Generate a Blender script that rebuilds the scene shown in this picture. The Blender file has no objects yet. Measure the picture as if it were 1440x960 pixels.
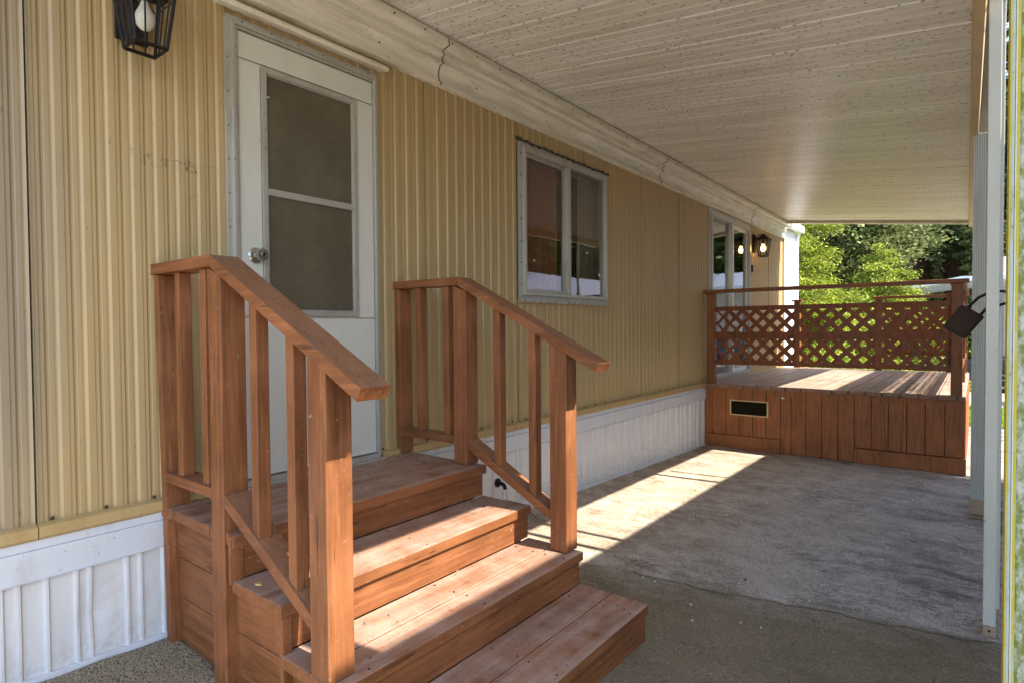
import bpy, bmesh, math, random
import numpy as np
from mathutils import Vector, Matrix
random.seed(7); rng = np.random.default_rng(11)
S = bpy.context.scene
COL = S.collection

# ------------------------------------------------------------------ helpers
def gz(x, y):
    """ground height: the paving falls gently away along the home"""
    yy = min(max(y, -6), 30)
    f = min(max((6.5 - y) / 4, 0), 1)
    return -.031 * yy - .03 * min(max(x, -2), 4) * f

class MB:
    def __init__(s): s.v = []; s.f = []; s.m = []
    def add(s, vs, fs, mi=0):
        o = len(s.v); s.v += [tuple(v) for v in vs]
        s.f += [tuple(i + o for i in f) for f in fs]; s.m += [mi] * len(fs)
    def box(s, x0, x1, y0, y1, z0, z1, mi=0):
        if x0 > x1: x0, x1 = x1, x0
        if y0 > y1: y0, y1 = y1, y0
        if z0 > z1: z0, z1 = z1, z0
        v = [(x0,y0,z0),(x1,y0,z0),(x1,y1,z0),(x0,y1,z0),(x0,y0,z1),(x1,y0,z1),(x1,y1,z1),(x0,y1,z1)]
        s.add(v, [(0,3,2,1),(4,5,6,7),(0,1,5,4),(1,2,6,5),(2,3,7,6),(3,0,4,7)], mi); return s
    def prism(s, pts, axis, a, b, mi=0):
        """closed polygon pts swept between a and b along axis 0/1/2"""
        n = len(pts); vs = []
        for t in (a, b):
            for p in pts:
                q = [p[0], p[1]]; q.insert(axis, t); vs.append(tuple(q))
        fs = [(i, (i+1) % n, n + (i+1) % n, n + i) for i in range(n)]
        fs += [tuple(range(n)), tuple(range(2*n-1, n-1, -1))]
        s.add(vs, fs, mi); return s
    def sheet(s, pts, axis, a, b, mi=0):
        n = len(pts); vs = []
        for t in (a, b):
            for p in pts:
                q = [p[0], p[1]]; q.insert(axis, t); vs.append(tuple(q))
        s.add(vs, [(i, i+1, n+i+1, n+i) for i in range(n-1)], mi); return s
    def tube(s, path, r, n=8, mi=0, cap=True):
        path = [Vector(p) for p in path]; rs = r if isinstance(r, (list, tuple)) else [r]*len(path)
        vs = []; up = None
        for i, p in enumerate(path):
            d = (path[min(i+1, len(path)-1)] - path[max(i-1, 0)]).normalized()
            if up is None: up = Vector((0,0,1)) if abs(d.z) < .9 else Vector((1,0,0))
            u = (up - d * up.dot(d)).normalized(); w = d.cross(u); up = u
            for k in range(n):
                a = 2*math.pi*k/n; vs.append(p + rs[i]*(math.cos(a)*u + math.sin(a)*w))
        fs = [(i*n+k, i*n+(k+1) % n, (i+1)*n+(k+1) % n, (i+1)*n+k) for i in range(len(path)-1) for k in range(n)]
        if cap: fs += [tuple(range(n-1, -1, -1)), tuple(range((len(path)-1)*n, len(path)*n))]
        s.add(vs, fs, mi); return s
    def lathe(s, c, axis, prof, n=20, mi=0):
        """prof: (distance along axis, radius)"""
        A = Vector(axis).normalized(); U = A.orthogonal().normalized(); W = A.cross(U); c = Vector(c); vs = []
        for h, r in prof:
            for k in range(n):
                a = 2*math.pi*k/n; vs.append(c + A*h + r*(math.cos(a)*U + math.sin(a)*W))
        m = len(prof)
        fs = [(i*n+k, i*n+(k+1) % n, (i+1)*n+(k+1) % n, (i+1)*n+k) for i in range(m-1) for k in range(n)]
        fs += [tuple(range(n-1, -1, -1)), tuple(range((m-1)*n, m*n))]
        s.add(vs, fs, mi); return s
    def hexa(s, v8, mi=0):
        s.add(v8, [(0,3,2,1),(4,5,6,7),(0,1,5,4),(1,2,6,5),(2,3,7,6),(3,0,4,7)], mi); return s
    def build(s, name, mats, parent=None, bevel=0, smooth=False, label=None, kind=None):
        root = parent
        off = Vector((0,0,0))
        while root is not None: off += root.location; root = root.parent
        me = bpy.data.meshes.new(name)
        me.from_pydata([tuple(Vector(v)-off) for v in s.v], [], s.f)
        if not isinstance(mats, (list, tuple)): mats = [mats]
        for m in mats: me.materials.append(m)
        me.polygons.foreach_set('material_index', s.m)
        bm = bmesh.new(); bm.from_mesh(me); bmesh.ops.recalc_face_normals(bm, faces=bm.faces); bm.to_mesh(me); bm.free()
        if smooth:
            me.polygons.foreach_set('use_smooth', [True]*len(me.polygons))
            me.set_sharp_from_angle(angle=math.radians(38))
        o = bpy.data.objects.new(name, me); COL.objects.link(o)
        if parent: o.parent = parent
        if bevel:
            b = o.modifiers.new('bevel', 'BEVEL'); b.width = bevel; b.segments = 2; b.limit_method = 'ANGLE'; b.harden_normals = False
        if label: o['label'] = label
        if kind: o['kind'] = kind
        return o

def screws(items, parent, mat, prof=((0, .005), (.003, .005), (.005, .002)), seg=8, name='screw', axis=(1, 0, 0)):
    base = None
    for c in items:
        if base is None:
            m = MB(); m.lathe((0, 0, 0), axis, list(prof), seg); me_o = m.build(name, mat, None); base = me_o; o = me_o
        else: o = base.copy(); COL.objects.link(o)
        off = Vector((0,0,0)); q = parent
        while q is not None: off += q.location; q = q.parent
        o.parent = parent; o.location = Vector(c) - off
def tag(o, label=None, cat=None, group=None, kind=None):
    if label: o['label'] = label
    if cat: o['category'] = cat
    if group: o['group'] = group
    if kind: o['kind'] = kind
    return o
def thing(name, label, cat, loc, group=None):
    o = bpy.data.objects.new(name, None); COL.objects.link(o); o.location = loc; o.empty_display_size = .2
    return tag(o, label, cat, group)

# ------------------------------------------------------------------ materials
class NT:
    def __init__(s, name):
        s.mat = bpy.data.materials.new(name); s.mat.use_nodes = True
        s.t = s.mat.node_tree; s.n = s.t.nodes; s.l = s.t.links
        s.bsdf = s.n['Principled BSDF']
        s.geo = s.n.new('ShaderNodeNewGeometry'); s.tc = s.n.new('ShaderNodeTexCoord')
        s.pos = s.geo.outputs['Position']; s.obj = s.tc.outputs['Object']
    def lk(s, a, b): s.l.new(a, b)
    def map(s, src, scale=(1,1,1), loc=(0,0,0), rot=(0,0,0)):
        m = s.n.new('ShaderNodeMapping'); m.inputs['Scale'].default_value = scale
        m.inputs['Location'].default_value = loc; m.inputs['Rotation'].default_value = rot
        s.lk(src, m.inputs['Vector']); return m.outputs[0]
    def noise(s, src, scale, detail=4, rough=.55, dist=0):
        m = s.n.new('ShaderNodeTexNoise'); m.inputs['Scale'].default_value = scale; m.inputs['Detail'].default_value = detail
        m.inputs['Roughness'].default_value = rough; m.inputs['Distortion'].default_value = dist
        s.lk(src, m.inputs['Vector']); return m.outputs['Fac']
    def voro(s, src, scale, feat='F1', rand=1):
        m = s.n.new('ShaderNodeTexVoronoi'); m.feature = feat; m.inputs['Scale'].default_value = scale
        m.inputs['Randomness'].default_value = rand
        s.lk(src, m.inputs['Vector']); return m.outputs['Distance']
    def ramp(s, src, stops):
        m = s.n.new('ShaderNodeValToRGB'); e = m.color_ramp.elements
        while len(e) < len(stops): e.new(.5)
        for a, (p, c) in zip(e, stops):
            a.position = p; a.color = (c, c, c, 1) if isinstance(c, (int, float)) else tuple(c) + (1,)
        s.lk(src, m.inputs[0]); return m.outputs[0]
    def mix(s, f, a, b, mode='MIX'):
        m = s.n.new('ShaderNodeMix'); m.data_type = 'RGBA'; m.blend_type = mode
        for sock, v in ((m.inputs[0], f), (m.inputs[6], a), (m.inputs[7], b)):
            if isinstance(v, bpy.types.NodeSocket): s.lk(v, sock)
            elif isinstance(v, (int, float)) and sock is m.inputs[0]: sock.default_value = v
            else: sock.default_value = tuple(v) + (1,) if len(v) == 3 else v
        return m.outputs[2]
    def math(s, op, a, b=0.0):
        m = s.n.new('ShaderNodeMath'); m.operation = op
        for sock, v in ((m.inputs[0], a), (m.inputs[1], b)):
            if isinstance(v, bpy.types.NodeSocket): s.lk(v, sock)
            else: sock.default_value = v
        return m.outputs[0]
    def bump(s, h, strength=.3, dist=.01):
        m = s.n.new('ShaderNodeBump'); m.inputs['Strength'].default_value = strength; m.inputs['Distance'].default_value = dist
        s.lk(h, m.inputs['Height'])
        if s.bsdf.inputs['Normal'].links: s.lk(s.bsdf.inputs['Normal'].links[0].from_socket, m.inputs['Normal'])
        s.lk(m.outputs[0], s.bsdf.inputs['Normal'])
    def out(s, col=None, rough=.5, spec=.5, metal=0):
        if col is not None:
            if isinstance(col, bpy.types.NodeSocket): s.lk(col, s.bsdf.inputs['Base Color'])
            else: s.bsdf.inputs['Base Color'].default_value = tuple(col) + (1,)
        if isinstance(rough, bpy.types.NodeSocket): s.lk(rough, s.bsdf.inputs['Roughness'])
        else: s.bsdf.inputs['Roughness'].default_value = rough
        s.bsdf.inputs['Specular IOR Level'].default_value = spec; s.bsdf.inputs['Metallic'].default_value = metal
        return s.mat
    def up(s):
        x = s.n.new('ShaderNodeSeparateXYZ'); s.lk(s.geo.outputs['True Normal'], x.inputs[0]); return x.outputs['Z']
    def sep(s, src, k):
        x = s.n.new('ShaderNodeSeparateXYZ'); s.lk(src, x.inputs[0]); return x.outputs[k]

def wood(name, base, dark, axis='z', dusty=None, rough=.55):
    t = NT(name)
    sc = {'x': (1.2, 22, 22), 'y': (22, 1.2, 22), 'z': (22, 22, 1.2)}[axis]
    p = t.map(t.pos, sc)
    g = t.noise(p, 1.0, 6, .62, .6)
    g2 = t.noise(t.map(t.pos, tuple(a*3.2 for a in sc)), 1, 3, .6, .2)
    blot = t.noise(t.pos, 3.5, 5, .6)
    c = t.mix(t.ramp(g, [(.3, 0), (.7, 1)]), dark, base)
    c = t.mix(t.math('MULTIPLY', t.ramp(g2, [(.34, 1), (.48, 0)]), .32), c, tuple(a*.35 for a in base))
    c = t.mix(t.math('MULTIPLY', t.ramp(g2, [(.54, 0), (.68, 1)]), .3), c, tuple(min(1, a*1.7+.02) for a in base))
    c = t.mix(t.math('MULTIPLY', t.ramp(blot, [(.45, 0), (.7, 1)]), .5), c, tuple(min(1, a*1.45+.01) for a in base))
    # scuffs and chips down to grey wood, dark knots
    ch = t.ramp(t.noise(t.pos, 48, 4, .7), [(.66, 0), (.70, 1)])
    c = t.mix(t.math('MULTIPLY', ch, .6), c, (.42, .33, .26))
    pit = t.ramp(t.noise(t.map(t.pos, tuple(a*.5 for a in sc)), 7, 3, .6), [(.29, 1), (.35, 0)])
    c = t.mix(t.math('MULTIPLY', pit, .85), c, tuple(a*.12 for a in base))
    kn = t.voro(t.map(t.pos, {'x': (1.3, 7, 7), 'y': (7, 1.3, 7), 'z': (7, 7, 1.3)}[axis]), 1.1)
    c = t.mix(t.math('MULTIPLY', t.ramp(kn, [(.0, 1), (.07, .8), (.11, 0)]), .7), c, tuple(a*.28 for a in dark))
    if dusty:
        n = t.noise(t.pos, 9, 6, .65); n2 = t.noise(t.map(t.pos, sc), .7, 4, .6)
        d = t.ramp(t.math('MULTIPLY', t.math('ADD', n, n2), .5), [(.36, .1), (.6, .8)])
        u = t.math('GREATER_THAN', t.up(), .8)
        c = t.mix(t.math('MULTIPLY', t.math('MULTIPLY', d, u), dusty[3]), c, dusty[:3])
        sp = t.ramp(t.noise(t.pos, 120, 2, .5), [(.30, 1), (.36, 0)])
        c = t.mix(t.math('MULTIPLY', t.math('MULTIPLY', sp, u), .6), c, (.07, .05, .04))
    t.bump(g, .5, .006); t.bump(g2, .5, .003)
    return t.out(c, t.ramp(blot, [(.3, rough-.1), (.7, rough+.15)]), .4)

RED = (.245, .090, .030); RDK = (.130, .043, .014)
W_x = wood('stain_wood_x', RED, RDK, 'x', (.24, .135, .085, .7))
W_y = wood('stain_wood_y', RED, RDK, 'y', (.42, .31, .245, .95))
W_z = wood('stain_wood_z', RED, RDK, 'z')
W_deck = wood('deck_board_wood', (.30, .17, .10), (.17, .085, .05), 'y', (.46, .37, .31, .95), .6)
W_front = wood('deck_front_wood', (.33, .110, .032), (.22, .070, .018), 'z')
W_lat = wood('lattice_wood', (.23, .068, .018), (.14, .036, .010), 'z')

def siding_mat():
    t = NT('yellow_siding')
    st = t.noise(t.map(t.pos, (1, 30, 1.2)), 1, 4, .6)
    big = t.noise(t.map(t.pos, (1, 1.2, .8)), 1.3, 3, .5)
    c = t.mix(st, (.38, .265, .12), (.51, .37, .18))
    c = t.mix(t.math('MULTIPLY', t.ramp(big, [(.35, 0), (.7, 1)]), .5), c, (.40, .29, .14))
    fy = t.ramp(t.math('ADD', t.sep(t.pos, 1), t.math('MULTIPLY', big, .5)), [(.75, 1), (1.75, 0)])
    c = t.mix(t.math('MULTIPLY', fy, .8), c, (.245, .20, .14))  # cool grey reflection at the near end, painted into the siding colour
    # grime specks and a scuffed band beside the door
    sp = t.ramp(t.noise(t.map(t.pos, (1, 1, .6)), 55, 3, .6), [(.26, 1), (.31, 0)])
    c = t.mix(t.math('MULTIPLY', sp, .55), c, (.16, .10, .05))
    z = t.sep(t.pos, 2); y = t.sep(t.pos, 1)
    band = t.math('MULTIPLY', t.math('LESS_THAN', t.math('ABSOLUTE', t.math('SUBTRACT', t.math('ADD', z, t.math('MULTIPLY', t.noise(t.pos, 14, 2, .5), .05)), 1.885)), .022),
                  t.math('LESS_THAN', t.math('ABSOLUTE', t.math('SUBTRACT', y, 1.07)), .17))
    sc = t.math('MULTIPLY', t.ramp(t.noise(t.pos, 75, 4, .75), [(.50, 0), (.56, 1)]), t.ramp(t.noise(t.pos, 16, 4, .7), [(.44, 0), (.6, 1)]))
    c = t.mix(t.math('MULTIPLY', t.math('MULTIPLY', band, sc), .8), c, (.07, .04, .018))
    b2 = t.math('MULTIPLY', t.math('LESS_THAN', t.math('ABSOLUTE', t.math('SUBTRACT', z, 1.93)), .22),
                t.math('LESS_THAN', t.math('ABSOLUTE', t.math('SUBTRACT', y, .98)), .16))
    s2 = t.ramp(t.noise(t.map(t.pos, (1, .8, 1)), 60, 5, .8), [(.62, 0), (.67, 1)])
    c = t.mix(t.math('MULTIPLY', t.math('MULTIPLY', b2, s2), .7), c, (.2, .12, .05))
    t.bump(t.noise(t.pos, 7, 3, .5), .15, .01); t.bump(t.noise(t.pos, 160, 2, .5), .06, .002)
    return t.out(c, t.ramp(st, [(.3, .34), (.7, .48)]), .5)
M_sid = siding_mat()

def paint(name, col, rough=.5, dirt=.35, dirtcol=(.25,.2,.14), stre=(1,1,.35), metal=0, bumps=.1, thr=(.5,.72)):
    t = NT(name)
    a = t.noise(t.map(t.pos, stre), 6, 6, .65); b = t.noise(t.pos, 60, 3, .6)
    c = t.mix(t.math('MULTIPLY', t.ramp(a, [(thr[0], 0), (thr[1], 1)]), dirt), col, dirtcol)
    c = t.mix(t.math('MULTIPLY', t.ramp(b, [(.28, 1), (.34, 0)]), min(1, dirt*1.6)), c, tuple(x*.45 for x in dirtcol))
    t.bump(b, bumps, .003)
    return t.out(c, rough, .45, metal)
M_skirt = paint('skirt_white', (.58, .595, .63), .5, .35, (.36, .33, .30), (1, 2, .5))
def skirt_grain():
    t = NT('skirt_panel_white')
    g = t.noise(t.map(t.pos, (1, 120, 3)), 1, 3, .5)
    a = t.noise(t.map(t.pos, (1, 2, .6)), 6, 6, .65)
    z = t.sep(t.pos, 2)
    low = t.ramp(z, [(0, 1), (.12, 0)])
    c = t.mix(t.math('MULTIPLY', t.ramp(a, [(.5, 0), (.75, 1)]), .4), (.62, .615, .62), (.40, .35, .30))
    c = t.mix(t.math('MULTIPLY', t.math('MULTIPLY', low, t.ramp(t.noise(t.pos, 30, 5, .7), [(.45, 0), (.6, 1)])), .25), c, (.22, .17, .12))
    t.bump(g, .35, .002)
    return t.out(c, .5, .4)
M_skirtp = skirt_grain()
M_trim = paint('base_trim_yellow', (.44, .31, .135), .4, .5, (.30,.18,.06), (1,3,.6))
M_fas = paint('fascia_cream', (.80, .76, .64), .42, .6, (.38, .32, .2), (1, .5, 5), thr=(.42,.72))
M_door = paint('door_white', (.62, .61, .54), .38, .25, (.42, .38, .28))
M_alu = paint('aluminium', (.46, .44, .39), .35, .5, (.24, .21, .16), metal=.35)
M_alud = paint('aluminium_bright', (.66, .67, .64), .32, .25, (.3, .27, .2), metal=.3)
M_post = paint('post_white', (.52, .51, .44), .38, .4, (.35, .30, .20), (1,1,.4))
M_rust = paint('rusty_foot', (.34, .25, .16), .8, .7, (.14, .07, .03), (1,1,1))
M_white = paint('end_wall_white', (.82, .82, .80), .45, .15, (.4, .38, .33))
M_beam = paint('beam_ochre', (.62, .44, .20), .4, .45, (.30, .18, .07), (1,.6,1))
def simple(name, col, rough=.5, metal=0, spec=.5):
    t = NT(name); n = t.noise(t.pos, 30, 4, .6)
    c = t.mix(n, tuple(a*.8 for a in col), tuple(min(1, a*1.2) for a in col)); return t.out(c, rough, spec, metal)
M_black = simple('black_metal', (.012, .010, .010), .55, 0, .2)
M_dark = simple('dark_gap', (.02, .015, .01), .9)
M_screw = simple('dark_screw', (.05, .04, .03), .6, .3)
M_caulk = simple('dark_caulk', (.06, .055, .045), .8)
M_knob = simple('brushed_nickel', (.45, .44, .40), .25, .9)
M_rub = simple('tyre_rubber', (.02, .02, .02), .8)
M_int = simple('interior_wall', (.34, .25, .17), .8)
M_curt = simple('brown_curtain', (.38, .19, .11), .85)
M_blind = simple('pale_curtain', (.42, .38, .33), .85)
M_inmetal = simple('window_pole', (.5, .5, .42), .5)

def screen_mat():
    t = NT('door_screen'); n = t.noise(t.pos, 4, 6, .7); w = t.noise(t.map(t.pos, (1, 1, 1)), 700, 1, .5)
    c = t.mix(t.ramp(n, [(.3, 0), (.75, 1)]), (.085, .070, .042), (.14, .117, .075))
    c = t.mix(t.math('MULTIPLY', t.ramp(t.noise(t.pos, 22, 5, .8), [(.68, 0), (.73, 1)]), .5), c, (.3, .25, .16))
    t.bump(w, .3, .001); return t.out(c, .55, .35)
M_screen = screen_mat()

def ceiling_mat():
    t = NT('soffit_cream')
    c0 = t.mix(t.noise(t.map(t.pos, (.5, 3, 1)), 2, 4, .6), (.78, .745, .68), (.87, .845, .79))
    dirty = t.ramp(t.noise(t.map(t.pos, (.35, 4.0, 1)), 1.7, 6, .7), [(.42, 0), (.72, 1)])
    c = t.mix(t.math('MULTIPLY', dirty, .5), c0, (.40, .31, .21))
    p = t.map(t.pos, (22, 46, 1), rot=(0, 0, .05))
    sp = t.ramp(t.voro(p, 1), [(.20, 1), (.30, 0)])
    gate = t.ramp(t.noise(t.map(t.pos, (1.2, 4, 1)), 1.6, 4, .65), [(.30, .4), (.46, 1)])
    rnd = t.ramp(t.noise(t.pos, 45, 2, .5), [(.42, 0), (.50, 1)])
    c = t.mix(t.math('MULTIPLY', t.math('MULTIPLY', sp, gate), t.math('MULTIPLY', rnd, .72)), c, (.09, .06, .035))
    t.bump(t.noise(t.pos, 90, 3, .6), .12, .002)
    return t.out(c, .36, .5)
M_ceil = ceiling_mat()
M_rooftop = simple('roof_top_metal', (.6, .58, .54), .5)

def concrete(name, c1, c2, cstain, brown=0, aggregate=.5, front=None):
    t = NT(name)
    big = t.noise(t.pos, .9, 6, .62, .4); mid = t.noise(t.map(t.pos, (1, 1.6, 1)), 3.4, 10, .78, .25); fine = t.noise(t.pos, 85, 5, .85)
    c = t.mix(t.ramp(mid, [(.30, 0), (.66, 1)]), c2, c1)
    m20 = t.noise(t.pos, 21, 6, .75)
    c = t.mix(t.math('MULTIPLY', t.ramp(m20, [(.34, 1), (.50, 0)]), .45), c, tuple(a*.55 for a in c2))
    c = t.mix(t.math('MULTIPLY', t.ramp(m20, [(.54, 0), (.68, 1)]), .4), c, tuple(min(1, a*1.25) for a in c1))
    c = t.mix(t.math('MULTIPLY', t.ramp(big, [(.46, 0), (.60, 1)]), .6), c, cstain)
    # reddish-brown wash drifting in from the wall side
    x = t.sep(t.pos, 0); xx = t.math('ADD', x, t.math('MULTIPLY', t.math('SUBTRACT', mid, .5), 1.6))
    c = t.mix(t.math('MULTIPLY', t.ramp(t.math('DIVIDE', xx, 3.0), [(.24, 1), (.52, 0)]), brown), c, t.mix(t.ramp(mid, [(.36, 0), (.60, 1)]), (.25, .175, .11), (.60, .49, .36)))
    # dark drip stains near the posts
    ds = t.math('MULTIPLY', t.ramp(t.math('DIVIDE', x, 3.0), [(.55, 0), (.85, 1)]), t.ramp(t.noise(t.map(t.pos, (.8, 1.8, 1)), 2.2, 5, .7), [(.48, 0), (.62, 1)]))
    c = t.mix(t.math('MULTIPLY', ds, .75), c, (.06, .055, .05))
    # pale scuffs
    ws = t.ramp(t.noise(t.map(t.pos, (5, 1.2, 1), rot=(0, 0, .2)), 3.2, 6, .8), [(.64, 0), (.70, 1)])
    c = t.mix(t.math('MULTIPLY', ws, .55), c, (.62, .60, .58))
    # veins of dirt / hairline cracks
    v = t.ramp(t.math('ABSOLUTE', t.math('SUBTRACT', t.noise(t.pos, 2.6, 9, .72, .8), .5)), [(0, 1), (.014, 0)])
    gate = t.ramp(t.noise(t.pos, 1.4, 3, .6), [(.48, 0), (.58, 1)])
    c = t.mix(t.math('MULTIPLY', t.math('MULTIPLY', v, gate), .75), c, (.05, .04, .03))
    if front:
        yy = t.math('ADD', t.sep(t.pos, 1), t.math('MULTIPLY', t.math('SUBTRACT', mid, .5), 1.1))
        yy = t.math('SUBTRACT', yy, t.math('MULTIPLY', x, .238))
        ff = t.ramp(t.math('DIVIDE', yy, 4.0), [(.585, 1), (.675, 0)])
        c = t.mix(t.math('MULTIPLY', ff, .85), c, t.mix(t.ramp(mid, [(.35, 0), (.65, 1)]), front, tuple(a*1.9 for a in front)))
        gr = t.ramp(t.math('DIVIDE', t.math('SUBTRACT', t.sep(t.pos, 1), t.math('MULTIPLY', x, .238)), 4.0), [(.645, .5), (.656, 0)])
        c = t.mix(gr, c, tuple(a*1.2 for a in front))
    sp = t.ramp(fine, [(.38, 1), (.52, 0)])
    c = t.mix(t.math('MULTIPLY', sp, aggregate), c, tuple(a*.3 for a in c2))
    sp2 = t.ramp(t.noise(t.pos, 95, 3, .7), [(.60, 0), (.70, 1)])
    c = t.mix(t.math('MULTIPLY', sp2, aggregate*.35), c, tuple(min(1, a*1.9) for a in c1))
    t.bump(fine, .8, .006); t.bump(mid, .5, .015); t.bump(t.noise(t.pos, 14, 4, .7), .2, .006)
    return t.out(c, .85, .25)
M_con = concrete('concrete_old', (.60, .54, .475), (.24, .20, .165), (.50, .44, .36), .85, .75, (.155, .118, .064))
M_con2 = concrete('concrete_rough', (.25, .215, .155), (.10, .088, .065), (.20, .17, .12), .3, 1)
M_lane = concrete('lane_concrete', (.48, .45, .41), (.36, .34, .31), (.50, .47, .42), 0, .3)

M_pale = concrete('pale_paving', (.66, .62, .55), (.50, .47, .42), (.66, .62, .55), 0, .2)
def ground_mat():
    t = NT('bare_ground'); n = t.noise(t.pos, 5, 8, .7); f = t.noise(t.pos, 150, 4, .8)
    c = t.mix(n, (.30, .24, .15), (.50, .43, .31)); c = t.mix(t.ramp(f, [(.42, 1), (.54, 0)]), c, (.06, .045, .03))
    t.bump(f, .8, .01); return t.out(c, .95, .1)
M_soil = ground_mat()

def leafmat(name, cols, trans=.35):
    t = NT(name)
    r = t.geo.outputs['Random Per Island']
    k = len(cols); c = t.ramp(r, [(i/(k-1), cols[i]) for i in range(k)])
    cl = t.noise(t.pos, 1.6, 3, .6)
    c = t.mix(t.math('MULTIPLY', t.ramp(cl, [(.4, 1), (.62, 0)]), .55), c, tuple(x*.6 for x in cols[0]))
    m = t.out(c, .55, .3)
    tr = t.n.new('ShaderNodeBsdfTranslucent'); t.lk(c, tr.inputs[0])
    mx = t.n.new('ShaderNodeMixShader'); mx.inputs[0].default_value = trans
    o = t.n['Material Output']
    t.lk(t.bsdf.outputs[0], mx.inputs[1]); t.lk(tr.outputs[0], mx.inputs[2]); t.lk(mx.outputs[0], o.inputs['Surface'])
    return m
L_lime = leafmat('leaf_lime', [(.07,.12,.012), (.25,.33,.025), (.44,.50,.04), (.60,.56,.08)], .4)
L_yel = leafmat('leaf_yellow_green', [(.05,.08,.02), (.20,.24,.07), (.36,.36,.14)], .35)
L_mid = leafmat('leaf_mid', [(.03,.07,.012), (.11,.18,.03), (.24,.32,.06)], .3)
L_dark = leafmat('leaf_dark', [(.02,.045,.012), (.07,.12,.03), (.17,.23,.07)], .25)
L_grass = leafmat('grass_blade', [(.14,.26,.02), (.30,.46,.05), (.42,.52,.09)], .4)
def bark():
    t = NT('redwood_bark'); n = t.noise(t.map(t.pos, (14, 14, 1.5)), 1, 5, .7, .5)
    c = t.mix(n, (.03, .018, .013), (.17, .09, .06)); t.bump(n, .9, .05); return t.out(c, .9, .1)
M_bark = bark()

def glassmat(name, tint, refl=1.0, ior=1.5, wav=0.0):
    m = bpy.data.materials.new(name); m.use_nodes = True; nt = m.node_tree; n = nt.nodes; l = nt.links
    n.remove(n['Principled BSDF']); o = n['Material Output']
    tr = n.new('ShaderNodeBsdfTransparent'); tr.inputs[0].default_value = tint + (1,)
    gl = n.new('ShaderNodeBsdfGlossy'); gl.inputs['Roughness'].default_value = .015; gl.inputs[0].default_value = (refl, refl, refl, 1)
    fr = n.new('ShaderNodeFresnel'); fr.inputs[0].default_value = ior
    ma = n.new('ShaderNodeMath'); ma.operation = 'MULTIPLY_ADD'; ma.inputs[1].default_value = 1.5; ma.inputs[2].default_value = .02
    bf = n.new('ShaderNodeNewGeometry'); iv = n.new('ShaderNodeMath'); iv.operation = 'SUBTRACT'; iv.inputs[0].default_value = 1
    l.new(bf.outputs['Backfacing'], iv.inputs[1]); fm = n.new('ShaderNodeMath'); fm.operation = 'MULTIPLY'; l.new(iv.outputs[0], fm.inputs[1]); l.new(ma.outputs[0], fm.inputs[0])
    l.new(fr.outputs[0], ma.inputs[0])
    mx = n.new('ShaderNodeMixShader'); l.new(fm.outputs[0], mx.inputs[0]); l.new(tr.outputs[0], mx.inputs[1]); l.new(gl.outputs[0], mx.inputs[2])
    l.new(mx.outputs[0], o.inputs['Surface'])
    no = n.new('ShaderNodeTexNoise'); no.inputs['Scale'].default_value = 2.5 if not wav else 60
    bp = n.new('ShaderNodeBump'); bp.inputs['Strength'].default_value = .05 if not wav else wav; bp.inputs['Distance'].default_value = .02
    g = n.new('ShaderNodeNewGeometry'); l.new(g.outputs['Position'], no.inputs['Vector']); l.new(no.outputs[0], bp.inputs['Height']); l.new(bp.outputs[0], gl.inputs['Normal'])
    return m
M_glass = glassmat('window_glass', (.80, .77, .73))
M_lglass = glassmat('lantern_seeded_glass', (.93, .92, .88), .5, 1.35, .6)
def emis(name, col, s):
    t = NT(name); t.bsdf.inputs['Emission Color'].default_value = col + (1,); t.bsdf.inputs['Emission Strength'].default_value = s
    return t.out((.9, .8, .6), .4)
M_bulb_on = emis('bulb_lit', (1, .60, .20), 8)
M_bulb = simple('bulb_frosted', (.75, .75, .72), .25)

def moss_mat(name, base, m1, lo, hi, sc=26):
    t = NT(name)
    n = t.noise(t.map(t.pos, (1, 1, .55)), sc, 6, .75)
    c = t.mix(t.ramp(n, [(lo, 0), (hi, 1)]), base, m1)
    c = t.mix(t.math('MULTIPLY', t.ramp(t.noise(t.pos, 70, 3, .7), [(.30, 1), (.36, 0)]), .7), c, (.06, .05, .02))
    t.bump(n, .35, .003); return t.out(c, .7, .25)
MO_y = moss_mat('post_algae_yellow', (.40, .40, .26), (.40, .33, .03), .32, .50)
MO_g = moss_mat('post_algae_pale', (.46, .50, .45), (.34, .38, .20), .52, .70)
MO_s = moss_mat('post_algae_speckled', (.40, .42, .36), (.15, .18, .04), .40, .56, 60)

# ------------------------------------------------------------------ setting: ground
def grid_sheet(name, xs, ys, zf, mat, label=None):
    mb = MB(); nx, ny = len(xs), len(ys)
    vs = [(x, y, zf(x, y)) for y in ys for x in xs]
    mb.add(vs, [(j*nx+i, j*nx+i+1, (j+1)*nx+i+1, (j+1)*nx+i) for j in range(ny-1) for i in range(nx-1)])
    o = mb.build(name, mat, smooth=True); tag(o, label, None, None, 'structure'); return o
lin = lambda a, b, n: [a + (b-a)*i/(n-1) for i in range(n)]
def crack_y(x):
    t = x
    return 2.595 + .238*t + .02*math.sin(2.1*t+.6) + .012*math.sin(7.3*t) + .009*math.sin(19*t+1) + .008*math.sin(47*t) + .005*math.sin(101*t+2)
xs = lin(-.02, 3.3, 300)
mb = MB()
ysf = lin(0, 1, 60)
nx = len(xs)
vs = [(x, crack_y(x)+.006 + t*(14.9-crack_y(x)-.006), 0) for t in ysf for x in xs]
vs = [(x, y, gz(x, y) + .003*math.sin(1.7*x+1.1*y)) for x, y, _ in vs]
mb.add(vs, [(j*nx+i, j*nx+i+1, (j+1)*nx+i+1, (j+1)*nx+i) for j in range(len(ysf)-1) for i in range(nx-1)])
mb.sheet([(x, gz(x, crack_y(x))+.003*math.sin(1.7*x+1.1*crack_y(x))) for x in xs], 1, 0, 0) if False else None
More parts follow.
